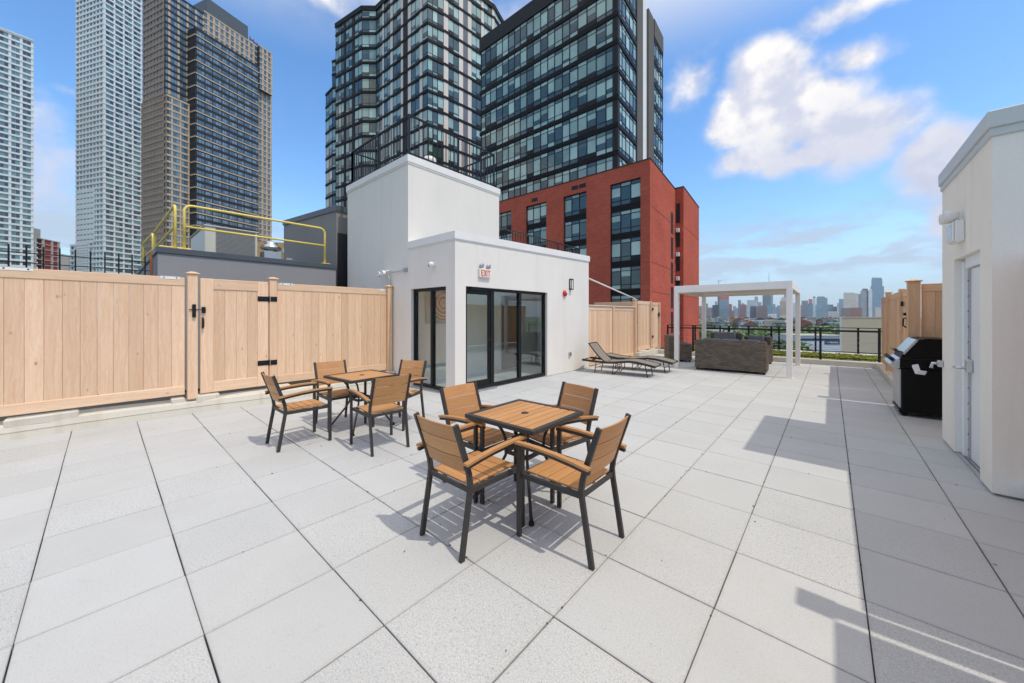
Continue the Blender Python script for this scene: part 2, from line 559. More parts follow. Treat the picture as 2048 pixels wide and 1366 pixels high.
class MB:
    """collects shapes; build() links them as ONE mesh object"""
    def __init__(s):
        s.v = []; s.f = []; s.mi = []; s.sm = []

    def add(s, vs, fs, mi=0, sm=False):
        o = len(s.v)
        s.v += [tuple(v) for v in vs]
        for f in fs:
            s.f.append(tuple(i + o for i in f)); s.mi.append(mi); s.sm.append(sm)
        return s

    def box(s, x0, x1, y0, y1, z0, z1, mi=0, c=0):
        if c <= 0:
            vs = [(x, y, z) for x in (x0, x1) for y in (y0, y1) for z in (z0, z1)]
            fs = [(0, 1, 3, 2), (4, 6, 7, 5), (0, 4, 5, 1), (2, 3, 7, 6), (0, 2, 6, 4), (1, 5, 7, 3)]
            return s.add(vs, fs, mi)
        vs = []; idx = {}
        X = (x0, x1); Y = (y0, y1); Z = (z0, z1)
        for i in (0, 1):
            for j in (0, 1):
                for k in (0, 1):
                    sx = c if i == 0 else -c; sy = c if j == 0 else -c; sz = c if k == 0 else -c
                    for a in range(3):
                        idx[i, j, k, a] = len(vs)
                        vs.append((X[i] + (0 if a == 0 else sx), Y[j] + (0 if a == 1 else sy), Z[k] + (0 if a == 2 else sz)))
        fs = []
        for i in (0, 1):
            q = [idx[i, 0, 0, 0], idx[i, 1, 0, 0], idx[i, 1, 1, 0], idx[i, 0, 1, 0]]
            fs.append(q if i else q[::-1])
            q = [idx[0, i, 0, 1], idx[0, i, 1, 1], idx[1, i, 1, 1], idx[1, i, 0, 1]]
            fs.append(q if i else q[::-1])
            q = [idx[0, 0, i, 2], idx[1, 0, i, 2], idx[1, 1, i, 2], idx[0, 1, i, 2]]
            fs.append(q if i else q[::-1])
        for i in (0, 1):
            for j in (0, 1):
                fs.append([idx[i, j, 0, 0], idx[i, j, 1, 0], idx[i, j, 1, 1], idx[i, j, 0, 1]])
                fs.append([idx[i, 0, j, 0], idx[i, 1, j, 0], idx[i, 1, j, 2], idx[i, 0, j, 2]])
                fs.append([idx[0, i, j, 1], idx[1, i, j, 1], idx[1, i, j, 2], idx[0, i, j, 2]])
        for i in (0, 1):
            for j in (0, 1):
                for k in (0, 1):
                    fs.append([idx[i, j, k, a] for a in range(3)])
        return s.add(vs, fs, mi)

    def bar(s, p, q, w, h=None, mi=0, up=(0, 0, 1)):
        """square bar from p to q"""
        h = h or w
        p = Vector(p); q = Vector(q)
        d = (q - p).normalized()
        u = Vector(up)
        if abs(d.dot(u)) > .98:
            u = Vector((1, 0, 0))
        a = d.cross(u).normalized() * (w / 2)
        b = a.cross(d).normalized() * (h / 2)
        vs = [p - a - b, p + a - b, p + a + b, p - a + b, q - a - b, q + a - b, q + a + b, q - a + b]
        return s.add(vs, [(3, 2, 1, 0), (4, 5, 6, 7), (0, 1, 5, 4), (1, 2, 6, 5), (2, 3, 7, 6), (3, 0, 4, 7)], mi)

    def sweep(s, pts, w, h, side=(1, 0, 0), mi=0):
        """rectangular section swept along pts lying in a plane; side = constant width direction"""
        pts = [Vector(p) for p in pts]
        sd = Vector(side).normalized()
        vs = []
        for i, p in enumerate(pts):
            d = ((pts[i + 1] if i + 1 < len(pts) else p) - (pts[i - 1] if i else p)).normalized()
            n = sd.cross(d).normalized()
            vs += [p - sd * w / 2 - n * h / 2, p + sd * w / 2 - n * h / 2, p + sd * w / 2 + n * h / 2, p - sd * w / 2 + n * h / 2]
        fs = [(3, 2, 1, 0), tuple(range(len(vs) - 4, len(vs)))]
        for i in range(len(pts) - 1):
            o = i * 4
            for k in range(4):
                fs.append((o + k, o + (k + 1) % 4, o + 4 + (k + 1) % 4, o + 4 + k))
        return s.add(vs, fs, mi)

    def tube(s, pts, r, seg=8, mi=0, cap=True):
        pts = [Vector(p) for p in pts]
        rr = r if isinstance(r, (list, tuple)) else [r] * len(pts)
        vs = []
        ref = None
        for i, p in enumerate(pts):
            d = ((pts[i + 1] if i + 1 < len(pts) else p) - (pts[i - 1] if i else p)).normalized()
            if ref is None or abs(ref.dot(d)) > .97:
                ref = Vector((0, 0, 1)) if abs(d.z) < .9 else Vector((1, 0, 0))
            a = d.cross(ref).normalized()
            b = a.cross(d).normalized()
            ref = b
            for k in range(seg):
                t = 2 * math.pi * k / seg
                vs.append(p + (a * math.cos(t) + b * math.sin(t)) * rr[i])
        fs = []
        for i in range(len(pts) - 1):
            for k in range(seg):
                fs.append((i * seg + k, i * seg + (k + 1) % seg, (i + 1) * seg + (k + 1) % seg, (i + 1) * seg + k))
        s.add(vs, fs, mi, True)
        if cap:
            o = len(s.v) - len(vs)
            s.f.append(tuple(o + k for k in range(seg))[::-1]); s.mi.append(mi); s.sm.append(False)
            o2 = o + (len(pts) - 1) * seg
            s.f.append(tuple(o2 + k for k in range(seg))); s.mi.append(mi); s.sm.append(False)
        return s

    def lathe(s, c, prof, seg=20, mi=0, axis='z'):
        c = Vector(c)
        vs = []
        for r, h in prof:
            for k in range(seg):
                t = 2 * math.pi * k / seg
                a, b = r * math.cos(t), r * math.sin(t)
                vs.append(c + (Vector((a, b, h)) if axis == 'z' else Vector((h, a, b)) if axis == 'x' else Vector((b, h, a))))
        fs = []
        for i in range(len(prof) - 1):
            for k in range(seg):
                fs.append((i * seg + k, i * seg + (k + 1) % seg, (i + 1) * seg + (k + 1) % seg, (i + 1) * seg + k))
        return s.add(vs, fs, mi, True)

    def prism(s, poly, z0, z1, mi=0, top=None):
        n = len(poly)
        vs = [(p[0], p[1], z0) for p in poly] + [(p[0], p[1], (z1 if not isinstance(z1, (list, tuple)) else z1[i])) for i, p in enumerate(poly)]
        fs = [tuple(range(n))[::-1], tuple(range(n, 2 * n))]
        s.add(vs, [fs[0]], mi); o = len(s.v) - 2 * n
        s.f.append(tuple(o + i for i in fs[1])); s.mi.append(mi if top is None else top); s.sm.append(False)
        for i in range(n):
            j = (i + 1) % n
            s.f.append((o + i, o + j, o + n + j, o + n + i)); s.mi.append(mi); s.sm.append(False)
        return s

    def mesh(s, name, mats):
        me = bpy.data.meshes.new(name)
        me.from_pydata(s.v, [], s.f)
        for m in mats:
            me.materials.append(MATS[m])
        me.polygons.foreach_set('material_index', s.mi)
        me.polygons.foreach_set('use_smooth', s.sm)
        import bmesh
        bm = bmesh.new(); bm.from_mesh(me)
        bmesh.ops.recalc_face_normals(bm, faces=bm.faces)
        bm.to_mesh(me); bm.free()
        me.update()
        return me

    def build(s, name, mats, parent=None, kind=None, world=False):
        """world=True: coordinates are world ones, made local to an unrotated parent"""
        if isinstance(mats, str):
            mats = [mats]
        if world and parent is not None:
            q = parent
            off = Vector((0, 0, 0))
            while q is not None:
                off += Vector(q.location)
                q = q.parent
            s.v = [(a - off.x, b - off.y, c - off.z) for a, b, c in s.v]
        o = bpy.data.objects.new(name, s.mesh(name, mats))
        COL.objects.link(o)
        o.parent = parent
        if kind:
            o['kind'] = kind
        return o


def tag(o, label, cat, group=None):
    o['label'] = label
    o['category'] = cat
    if group:
        o['group'] = group
    return o


def thing(name, label, cat, loc=(0, 0, 0), rz=0, group=None):
    o = bpy.data.objects.new(name, None)
    COL.objects.link(o)
    o.location = loc
    o.rotation_euler = (0, 0, rz)
    o.empty_display_size = .1
    return tag(o, label, cat, group)


def inst(name, mesh, parent, loc, rz=0):
    o = bpy.data.objects.new(name, mesh)
    COL.objects.link(o)
    o.parent = parent
    o.location = loc
    o.rotation_euler = (0, 0, rz)
    return o


def copy_tree(o, parent=None):
    c = o.copy()
    COL.objects.link(c)
    c.parent = parent
    for ch in list(o.children):
        copy_tree(ch, c)
    return c


def hexa(mb, x0, x1, y0, y1, z0, za, zb, mi=0):
    """box whose top runs from za at y0 to zb at y1; z0 may be a pair as well"""
    a, b = z0 if isinstance(z0, tuple) else (z0, z0)
    vs = [(x0, y0, a), (x1, y0, a), (x1, y1, b), (x0, y1, b), (x0, y0, za), (x1, y0, za), (x1, y1, zb), (x0, y1, zb)]
    return mb.add(vs, [(3, 2, 1, 0), (4, 5, 6, 7), (0, 1, 5, 4), (1, 2, 6, 5), (2, 3, 7, 6), (3, 0, 4, 7)], mi)


# ------------------------------------------------------------------ setting: ground, terrace
GZ = -15.0
g = MB().add([(-4400, -4400, GZ), (4400, -4400, GZ), (4400, 4400, GZ), (-4400, 4400, GZ)], [(0, 1, 2, 3)]).build('ground', 'city_ground')
g['kind'] = 'structure'
terr = MB().box(-17.6, 3.6, -6, 19.0, GZ + .01, -.05, 0).build('terrace', ['mortar_bed'])
terr['kind'] = 'structure'

S = .6096
GX0, GY0 = -1.6857, .9364            # a joint crossing of the paving


def paver_mesh(w, d):
    return MB().box(0, w, 0, d, -.045, 0, 0, .0028)


GAP = .0055
full = paver_mesh(S - GAP, S - GAP).mesh('paver', ['paver_concrete'])
cells = []
for i in range(-11, 7):
    for j in range(-6, 25):
        x0, y0 = GX0 + i * S, GY0 + j * S
        x1, y1 = x0 + S, y0 + S
        x0c, x1c, y0c, y1c = max(x0, -7.72), min(x1, 2.4), max(y0, -2.4), min(y1, 15.12)
        if x1c - x0c < .03 or y1c - y0c < .03:
            continue
        if x1c < -5.52 and y0c > 4.45:
            continue
        if x0c > 1.2 and y0c > 4.9 and y1c < 7.0:
            continue
        cx, cy = (x0c + x1c) / 2, (y0c + y1c) / 2
        dep = cx * FW.x + cy * FW.y
        lat = cx * RT.x + cy * RT.y
        vis = dep > .9 and abs(lat) < dep * 1.50 + .3
        cells.append((0 if vis else 1, math.hypot(cx, cy), x0c, x1c, y0c, y1c))
cells.sort()
rest = MB()
for n, (inv, dist, x0, x1, y0, y1) in enumerate(cells):
    jit = lambda a: random.uniform(-a, a)
    z = jit(.0012)
    if n < 295 and not inv:
        whole = x1 - x0 > S - .001 and y1 - y0 > S - .001
        me = full if whole else paver_mesh(x1 - x0 - GAP, y1 - y0 - GAP).mesh('paver', ['paver_concrete'])
        o = inst('paver', me, terr, (x0 + GAP / 2 + jit(.0012), y0 + GAP / 2 + jit(.0012), z), jit(.0016))
    else:
        rest.box(x0 + GAP / 2, x1 - GAP / 2, y0 + GAP / 2, y1 - GAP / 2, -.045, z, 0, .0028)
rest.build('outlying_paver', 'paver_concrete', terr, 'stuff')
# grit, leaf scraps and weeds caught in the joints
gr = MB()
for k in range(260):
    if random.random() < .6:
        x = GX0 + random.randint(-9, 3) * S; y = random.uniform(.6, 9)
    else:
        y = GY0 + random.randint(0, 13) * S; x = random.uniform(-7.4, .9)
    x += random.gauss(0, .006); y += random.gauss(0, .006)
    if x < -5.3 and y > 4.4:
        continue
    r = random.uniform(.002, .006)
    gr.box(x - r, x + r * random.uniform(.6, 2), y - r, y + r, -.004, random.uniform(.001, .004))
for k in range(34):
    x, y = random.uniform(-6, 1.0), random.uniform(.9, 9)
    if x < -5.3 and y > 4.4:
        continue
    a = random.uniform(0, 6.3); r = random.uniform(.006, .016)
    c, s_ = math.cos(a) * r, math.sin(a) * r
    gr.add([(x - c, y - s_, .003), (x + s_ * .3, y - c * .3, .006), (x + c, y + s_, .003), (x - s_ * .3, y + c * .3, .007)], [(0, 1, 2, 3)])
gr = gr.build('joint_grit', 'bark', terr, 'stuff')

# kerb under the pine fence
kb = thing('fence_kerb', 'low lumpy whitewashed kerb under the long pine fence', 'kerb', (-7.7, 1.8, 0))
pts = [(-2.4, -7.66), (-.85, -7.655), (.35, -7.66), (1.0, -7.62), (1.6, -7.52), (2.4, -7.49), (4.47, -7.47)]
mb = MB()
rows = []
N = 90
for i in range(N + 1):
    y = -2.4 + (4.47 + 2.4) * i / N
    x = next(a[1] + (b[1] - a[1]) * (y - a[0]) / (b[0] - a[0]) for a, b in zip(pts, pts[1:]) if a[0] - 1e-6 <= y <= b[0] + 1e-6)
    w = .004 * math.sin(y * 4.1) + .002 * math.sin(y * 17 + 1)
    h = .19 + .008 * math.sin(y * 3.3 + 2)
    rows.append([(x + w, y, 0), (x + w - .012, y, .09), (x + w - .004, y, .1), (x + w - .022, y, h - .015), (x - .05, y, h), (x - .34, y, h + .015), (x - .34, y, 0)])
k = len(rows[0])
mb.add([p for r in rows for p in r], [(i * k + j, i * k + j + 1, (i + 1) * k + j + 1, (i + 1) * k + j) for i in range(N) for j in range(k - 1)], 0)
mb.add(rows[0], [tuple(range(k))]); mb.add(rows[-1], [tuple(range(k))[::-1]])
mb.build('kerb_stone', 'curb_stucco', kb, world=True)
for (y0, y1, xx, hh, a) in ((-.82, -.22, -7.672, .262, .02), (-1.9, -1.3, -7.675, .25, -.01), (.70, .86, -7.69, .255, .0), (.99, 1.28, -7.645, .262, -.05), (2.02, 2.33, -7.60, .265, .02), (2.72, 2.95, -7.57, .25, -.03), (4.22, 4.46, -7.54, .26, 0)):
    mb = MB().box(-.17, 0, 0, y1 - y0, .15, hh, 0, .014)
    mb.v = [(x + random.uniform(-.005, .005), y + random.uniform(-.006, .006), z + random.uniform(-.005, .005)) for x, y, z in mb.v]
    o = mb.build('mortar_lump', 'curb_stucco', kb)
    o.location = (xx - kb.location.x, y0 - kb.location.y, 0)
    o.rotation_euler = (0, .03, a)

# ------------------------------------------------------------------ white pavilion and stair bulkhead
WX, WY = -5.43, 4.49
lob = thing('pavilion', 'low white stucco pavilion with black framed glass doors', 'building', (-6.2, 7, 0))
w = MB()
TH = .2
hexa(w, WX - TH, WX, WY, 4.765, 0, 3.07, 3.077)                                  # front wall, round the glazing
hexa(w, WX - TH, WX, 4.765, 7.517, 2.146, 3.077, 3.147)
hexa(w, WX - TH, WX, 7.517, 9.62, .012, 3.147, 3.20)
w.box(WX - TH + .02, WX - .02, 7.517, 9.6, -.04, .012)
w.box(-5.71, WX - TH, WY, WY + TH, 0, 3.07)                                       # side wall, round the window
w.box(-6.933, -5.71, WY, WY + TH, 2.143, 3.07)
w.box(-7.05, -6.933, WY, WY + TH, 0, 3.07)
w.box(-7.3, WX - TH, 9.42, 9.62, 0, 3.19)
w.build('wall', 'white_stucco', lob, world=True)
MB().box(-7.04, WX - TH + .01, WY + TH - .01, 9.43, 2.62, 2.98).build('ceiling', 'inner_white', lob, world=True)
c = MB()
hexa(c, WX - .26, WX + .028, WY - .028, 9.65, (3.045, 3.178), 3.193, 3.335)
hexa(c, WX - .255, WX + .012, WY - .012, 9.634, (3.02, 3.150), 3.05, 3.185)
c.build('coping', 'coping_metal', lob, world=True)
c = MB()
c.box(-7.05, WX - .262, WY - .028, WY + .25, 3.045, 3.193)
c.box(-7.05, WX - .262, WY - .012, WY + .2, 3.02, 3.05)
c.build('coping', 'coping_metal', lob, world=True)
MB().box(-7.05, -5.6, WY + .22, 9.5, 2.95, 2.99).build('roof', 'roof_membrane', lob, world=True)
MB().box(-7.0, WX - TH, WY + .1, 9.42, -.03, .03).build('floor', 'inner_floor', lob, world=True)
iw = MB().box(-7.045, -7.0, WY + TH, 9.42, .03, 2.62).build('inner_wall', 'inner_wall', lob, world=True)
MB().box(-7.0, -6.988, WY + TH, 7.0, .03, .13).build('skirting', 'inner_white', lob, world=True)
d = MB()
for a, b, z0, z1 in ((7.35, 7.44, .03, 2.12), (8.26, 8.35, .03, 2.12), (7.35, 8.35, 2.12, 2.21)):
    d.box(-7.0, -6.97, a, b, z0, z1)
d.build('inner_door_trim', 'inner_white', lob, world=True)
MB().box(-7.0, -6.99, 7.44, 8.26, .03, 2.12).build('inner_door', 'dark_panel', lob, world=True)
MB().box(-6.9, -6.0, 9.02, 9.1, .03, 2.4).build('inner_partition', 'inner_white', lob, world=True)


def storefront(parent, along, a0, a1, z0, z1, at_, stops, name, depth=.09):
    """black aluminium glazing in the opening a0..a1; along = 'y' (faces +X) or 'x' (faces -Y)"""
    def bx(mb, p0, p1, q0, q1, za, zb, mi=0):
        if along == 'y':
            mb.box(at_ + q0, at_ + q1, p0, p1, za, zb, mi, .003)
        else:
            mb.box(p0, p1, at_ - q1, at_ - q0, za, zb, mi, .003)
    fr = MB()
    bx(fr, a0, a1, -depth, 0, z1 - .06, z1 - .001)
    bx(fr, a0, a1, -depth, 0, z0, z0 + .06)
    bx(fr, a0 + .001, a0 + .055, -depth + .002, -.002, z0 + .06, z1 - .06)
    bx(fr, a1 - .055, a1 - .001, -depth + .002, -.002, z0 + .06, z1 - .06)
    for s0, s1 in stops:
        bx(fr, s0, s1, -depth + .004, -.003, z0 + .06, z1 - .06)
    f = fr.build(name, 'black_frame', parent, world=True)
    return f, bx


f, bx = storefront(lob, 'y', 4.765, 7.517, .03, 2.146, WX - .06, [(5.53, 5.637), (6.476, 6.56)], 'glazing_frame')
for a, b in ((5.637, 6.476), (6.56, 7.465)):
    p = MB(); bx(p, a - .01, b + .01, -.05, -.044, .085, 2.09); p.build('pane', 'lobby_pane', lob, world=True)
door = MB()
for a, b, z0, z1 in ((4.822, 4.87, .06, 2.08), (5.482, 5.528, .06, 2.08), (4.87, 5.482, 2.0, 2.08), (4.87, 5.482, .06, .20)):
    bx(door, a, b, -.07, -.02, z0, z1)
door = door.build('door', 'black_frame', lob, world=True)
p = MB(); bx(p, 4.87, 5.482, -.048, -.042, .20, 2.0); p.build('door_pane', 'lobby_pane', door, world=True)
h = MB()
h.box(WX - .085, WX - .078, 5.497, 5.517, .92, 1.13)
h.tube([(WX - .078, 5.507, 1.045), (WX - .02, 5.507, 1.045), (WX - .015, 5.49, 1.045), (WX - .015, 5.38, 1.04)], .009)
h.build('door_handle', 'black_metal', door, world=True)
MB().box(WX - .078, WX - .03, 4.93, 5.25, 2.085, 2.135, 0, .006).build('door_closer', 'black_metal', lob, world=True)
MB().box(WX - .13, WX + .05, 4.77, 5.62, .002, .028, 0, .005).build('threshold', 'dull_steel', lob, world=True)
f2, bx2 = storefront(lob, 'x', -6.933, -5.71, .03, 2.143, WY + .06, [(-6.31, -6.235)], 'side_window_frame')
for a, b in ((-6.878, -6.31), (-6.235, -5.765)):
    p = MB(); bx2(p, a, b, -.05, -.044, .09, 2.083); p.build('side_pane', 'lobby_pane', lob, world=True)

art = MB().box(-.02, .02, -.5, .5, -.43, .43, 0, .004).build('ring_painting', 'painted_canvas')
art.location = (-6.965, 5.40, 1.80)
tag(art, 'painting of red and cream concentric rings seen through the pavilion side window', 'painting')

st = thing('stair_bulkhead', 'tall white stucco stair bulkhead rising behind the pavilion', 'building', (-8.5, 6, 0))
MB().box(-10.06, -7.05, WY + .001, 7.43, 0, 5.02).build('wall', 'white_stucco', st, world=True)
MB().box(-10.09, -7.02, WY - .03, 7.46, 4.985, 5.145, 0, .006).box(-10.075, -7.035, WY - .015, 7.445, 4.95, 4.99).build('coping', 'coping_metal', st, world=True)
MB().box(-9.9, -7.2, WY + .2, 7.3, 5.13, 5.15).build('roof', 'roof_membrane', st, world=True)

bk = thing('rear_block', 'low white block behind the pavilion carrying a black baluster railing', 'building', (-9.5, 10, 0))
MB().box(-12, -7.32, 7.44, 12.4, 0, 3.2).build('wall', 'white_stucco', bk, world=True)


def baluster_rail(o, pts, z, h, step, mat='black_metal', post=.04, ends=True):
    """railing of thin balusters between posts, parts of o"""
    for a, b in zip(pts, pts[1:]):
        a = Vector(a); b = Vector(b)
        L = (b - a).length
        d = (b - a) / L
        MB().bar((*a, z + h), (*b, z + h), .045, .03).build('top_rail', mat, o, world=True)
        MB().bar((*a, z + .09), (*b, z + .09), .03, .03).build('bottom_rail', mat, o, world=True)
        n = max(2, round(L / step))
        for i in range(1, n):
            q = a + d * (L * i / n)
            MB().box(q.x - .008, q.x + .008, q.y - .008, q.y + .008, z + .09, z + h).build('baluster', mat, o, world=True)
    for a in pts:
        MB().box(a[0] - post / 2, a[0] + post / 2, a[1] - post / 2, a[1] + post / 2, z - .02, z + h + .012).build('post', mat, o, world=True)


r1 = thing('roof_railing', 'black baluster railing around the top of the stair bulkhead', 'railing', (-8.5, 6, 5.14))
baluster_rail(r1, [(-9.95, WY + .08), (-7.13, WY + .08), (-7.13, 7.3), (-9.95, 7.3), (-9.95, WY + .08)], 5.14, .95, .13)
for q in ((-8.5, WY + .08), (-7.13, 6.0)):
    MB().box(q[0] - .02, q[0] + .02, q[1] - .02, q[1] + .02, 5.12, 6.1).build('post', 'black_metal', r1, world=True)
r2 = thing('roof_railing', 'black baluster railing above the pavilion roof against the red brick', 'railing', (-7.36, 10, 3.2))
baluster_rail(r2, [(-7.40, 7.5), (-7.40, 9.2), (-7.40, 10.9), (-7.40, 12.3), (-8.4, 12.3)], 3.2, .98, .13)
vt = thing('roof_vent', 'round white roof vent behind the black railing on the stair bulkhead', 'vent', (-8.0, 5.75, 5.15))
MB().lathe((0, 0, 0), [(.0, 0), (.13, 0), (.13, .40), (.17, .40), (.17, .56), (.14, .60), (0, .62)], 24).build('cowl', 'white_metal', vt)

# fixtures on the pavilion
ex = thing('exit_sign', 'EXIT sign with two lamp heads above the pavilion door', 'sign', (WX, 5.26, 2.437))
MB().box(0, .055, -.165, .165, -.09, .09, 0, .008).build('housing', 'ivory_plastic', ex)


def letters(parent, rects, mat, x):
    """block letters from rectangles (y0, y1, z0, z1) on a plane facing +X"""
    for name, rs in rects:
        m = MB()
        for q in rs:
            if len(q) == 4:
                m.box(x, x + .003, q[0], q[1], q[2], q[3])
            else:
                (ya, za), (yb, zb), wd = q[0], q[1], q[2]
                m.bar((x + .002, ya, za), (x + .002, yb, zb), .004, wd, up=(1, 0, 0)) if False else m.add(
                    [(x + .003, ya - wd, za), (x + .003, ya + wd, za), (x + .003, yb + wd, zb), (x + .003, yb - wd, zb),
                     (x, ya - wd, za), (x, ya + wd, za), (x, yb + wd, zb), (x, yb - wd, zb)],
                    [(0, 1, 2, 3), (4, 5, 6, 7), (0, 1, 5, 4), (1, 2, 6, 5), (2, 3, 7, 6), (3, 0, 4, 7)])
        m.build('letter', mat, parent)


L0 = [('E', [(-.125, -.107, -.065, .065), (-.106, -.06, .047, .065), (-.106, -.066, -.009, .009), (-.106, -.06, -.065, -.047)]),
      ('X', [((-.042, -.065), (.012, .065), .010), ((.012, -.065), (-.042, .065), .010)]),
      ('I', [(.03, .048, -.065, .065)]),
      ('T', [(.064, .134, .047, .065), (.09, .108, -.065, .046)])]
# left-to-right as read from +X means increasing Y
letters(ex, L0, 'letter_red', .0556)
for y in (-.105, .095):
    m = MB()
    m.tube([(.03, y, .088), (.03, y, .125)], .012)
    m.lathe((.03, y + .012, .155), [(0, -.035), (.03, -.03), (.047, -.005), (.05, .028), (.043, .034), (0, .036)], 16, 0, 'x')
    m.build('lamp_head', 'dull_steel', ex)
sc = thing('wall_lantern', 'black wall lantern near the right end of the pavilion', 'lamp', (WX, 8.59, 2.425))
MB().box(0, .012, -.055, .055, -.15, .15).box(.012, .085, -.05, .05, .125, .15).box(.012, .085, -.05, .05, -.15, -.125).build('backplate', 'black_metal', sc)
for y in (-.045, .045):
    MB().box(.072, .085, y - .006, y + .006, -.125, .125).build('upright', 'black_metal', sc)
MB().box(.02, .07, -.032, .032, -.12, .12).build('lantern_glass', 'inner_white', sc)
al = thing('fire_alarm', 'red fire alarm horn on the white pavilion wall', 'alarm', (WX, 8.30, 2.16))
MB().box(0, .04, -.062, .062, -.062, .062, 0, .012).build('base', 'red_plastic', al)
m = MB().lathe((.04, 0, 0), [(.085, -.03), (.085, .0), (.06, .022), (.03, .03), (0, .03)], 10, 0, 'x')
m.build('horn', 'red_plastic', al)
MB().box(.07, .085, -.02, .02, .02, .055).build('strobe', 'white_plastic', al)
ol = thing('outlet_box', 'small grey outlet box low on the pavilion wall', 'outlet', (WX, 8.55, .49))
MB().box(0, .05, -.04, .045, -.055, .055, 0, .006).build('cover', 'dull_steel', ol)
cm = thing('dome_camera', 'white dome security camera high on the pavilion side wall', 'camera', (-6.096, WY, 2.60))
MB().lathe((0, 0, 0), [(.062, 0), (.062, -.03), (.052, -.05)], 20, 0, 'y').build('mount', 'white_plastic', cm)
m = MB().lathe((0, -.045, 0), [(.052, .0), (.055, -.03), (.045, -.06), (.02, -.075), (0, -.078)], 20, 0, 'y')
m.build('housing', 'white_plastic', cm)
MB().lathe((-.028, -.105, -.018), [(.026, .02), (.026, -.006), (0, -.012)], 14, 0, 'y').build('lens', 'lens_dark', cm)
fl = thing('flood_light', 'twin white flood light on a conduit arm beside the fence end', 'lamp', (-7.13, WY, 2.584))
MB().box(-.05, .06, -.05, 0, -.045, .045, 0, .005).build('junction_box', 'dull_steel', fl)
m = MB().tube([(-.05, -.03, 0), (-.45, -.05, -.02), (-.62, -.09, .0)], .012)
m.tube([(-.66, -.09, -.02), (-.60, -.04, -.2), (-.62, -.02, -.38)], .007)
m.build('conduit', 'dull_steel', fl)
for dx, dz, ry in ((-.72, -.03, -.5), (-.88, -.05, -.9)):
    m = MB().lathe((dx, -.12, dz), [(0, .06), (.03, .055), (.05, .0), (.066, -.075), (.058, -.078), (0, -.055)], 16, 0, 'y')
    m.build('lamp_head', 'white_plastic', fl)
MB().box(-.80, -.62, -.11, -.06, .0, .035, 0, .01).build('bracket', 'white_plastic', fl)

# ------------------------------------------------------------------ fences
BOARD = {}


def board_mesh(w, h, axis, mat):
    k = (round(w, 3), round(h, 3), axis, mat)
    if k not in BOARD:
        m = MB()
        if axis == 'y':
            m.box(-.011, .011, 0, w, 0, h, 0, .0036)
        else:
            m.box(0, w, -.011, .011, 0, h, 0, .0036)
        BOARD[k] = m.mesh('board', [mat])
    return BOARD[k]


def fence_panel(o, axis, a0, a1, c, z0, z1, bw=.155, face=1, boards='pine_board', rails=None, top=.13, bottom=.14):
    """tongue-and-groove panel: boards between a top and a bottom rail; c = fixed coordinate; o sits at world loc"""
    L = o.location
    rails = rails or ('pine_rail' if axis == 'y' else 'pine_rail_x')
    n = max(1, round((a1 - a0) / bw))
    w = (a1 - a0) / n
    for i in range(n):
        p = (c - L.x, a0 + i * w + .001 - L.y, z0 + bottom - .012 - L.z) if axis == 'y' else (a0 + i * w + .001 - L.x, c - L.y, z0 + bottom - .012 - L.z)
        inst('board', board_mesh(w - .002, z1 - z0 - top - bottom + .024, axis, boards), o, p)
    for za, zb in ((z1 - top, z1), (z0, z0 + bottom)):
        m = MB()
        if axis == 'y':
            m.box(-.022, .022, a0 - c * 0 - L.y, a1 - L.y, za - L.z, zb - L.z, 0, .006)
            m.v = [(x + c - L.x, y, z) for x, y, z in m.v]
        else:
            m.box(a0 - L.x, a1 - L.x, -.022, .022, za - L.z, zb - L.z, 0, .006)
            m.v = [(x, y + c - L.y, z) for x, y, z in m.v]
        m.build('rail', rails, o)


def post(o, x, y, z0, z1, w=.125, mat='pine_board', cap=True):
    L = o.location
    q = MB().box(-w / 2, w / 2, -w / 2, w / 2, 0, z1 - z0, 0, .008).build('post', mat, o)
    q.location = (x - L.x, y - L.y, z0 - L.z)
    if cap:
        m = MB().box(-w / 2 - .022, w / 2 + .022, -w / 2 - .022, w / 2 + .022, 0, .02, 0, .005)
        a = w / 2 + .012
        m.add([(-a, -a, .02), (a, -a, .02), (a, a, .02), (-a, a, .02), (-.03, -.03, .042), (.03, -.03, .042), (.03, .03, .042), (-.03, .03, .042)], [(4, 5, 6, 7), (0, 1, 5, 4), (1, 2, 6, 5), (2, 3, 7, 6), (3, 0, 4, 7)])
        c = m.build('post_cap', mat, q)
        c.location = (0, 0, z1 - z0)
    return q


FX, FB, FT = -7.74, .30, 2.165
fa = thing('fence_panel', 'wide pine board fence panel left of the gate', 'fence', (FX, 0, .2), group='pine fence along the terrace')
fence_panel(fa, 'y', -2.2, .86, FX, FB, FT)
post(fa, FX + .01, .95, .22, 2.225)
fb = thing('fence_panel', 'pine board fence panel between the gate and the pavilion', 'fence', (FX, 3.3, .2), group='pine fence along the terrace')
fence_panel(fb, 'y', 2.142, 4.345, FX, FB, FT, .147)
post(fb, FX + .01, 2.07, .22, 2.225, .12)
post(fb, FX + .02, 4.41, .2, 2.225, .12)
for o, y0, y1 in ((fa, -.86, -.60), (fa, .58, .80), (fb, 2.19, 2.40), (fb, 4.12, 4.34)):
    L = o.location
    m = MB().box(FX + .021 - L.x, FX + .027 - L.x, y0 - L.y, y1 - L.y, FT - .035 - .2, FT + .006 - .2)
    m.box(FX - .024 - L.x, FX + .027 - L.x, y0 - L.y, y1 - L.y, FT + .003 - .2, FT + .009 - .2)
    m.box(FX + .027 - L.x, FX + .031 - L.x, y0 + .03 - L.y, y0 + .045 - L.y, FT - .02 - .2, FT - .005 - .2, 1)
    m.box(FX + .027 - L.x, FX + .031 - L.x, y1 - .045 - L.y, y1 - .03 - L.y, FT - .02 - .2, FT - .005 - .2, 1)
    m.build('bracket', ['white_metal', 'black_metal'], o)
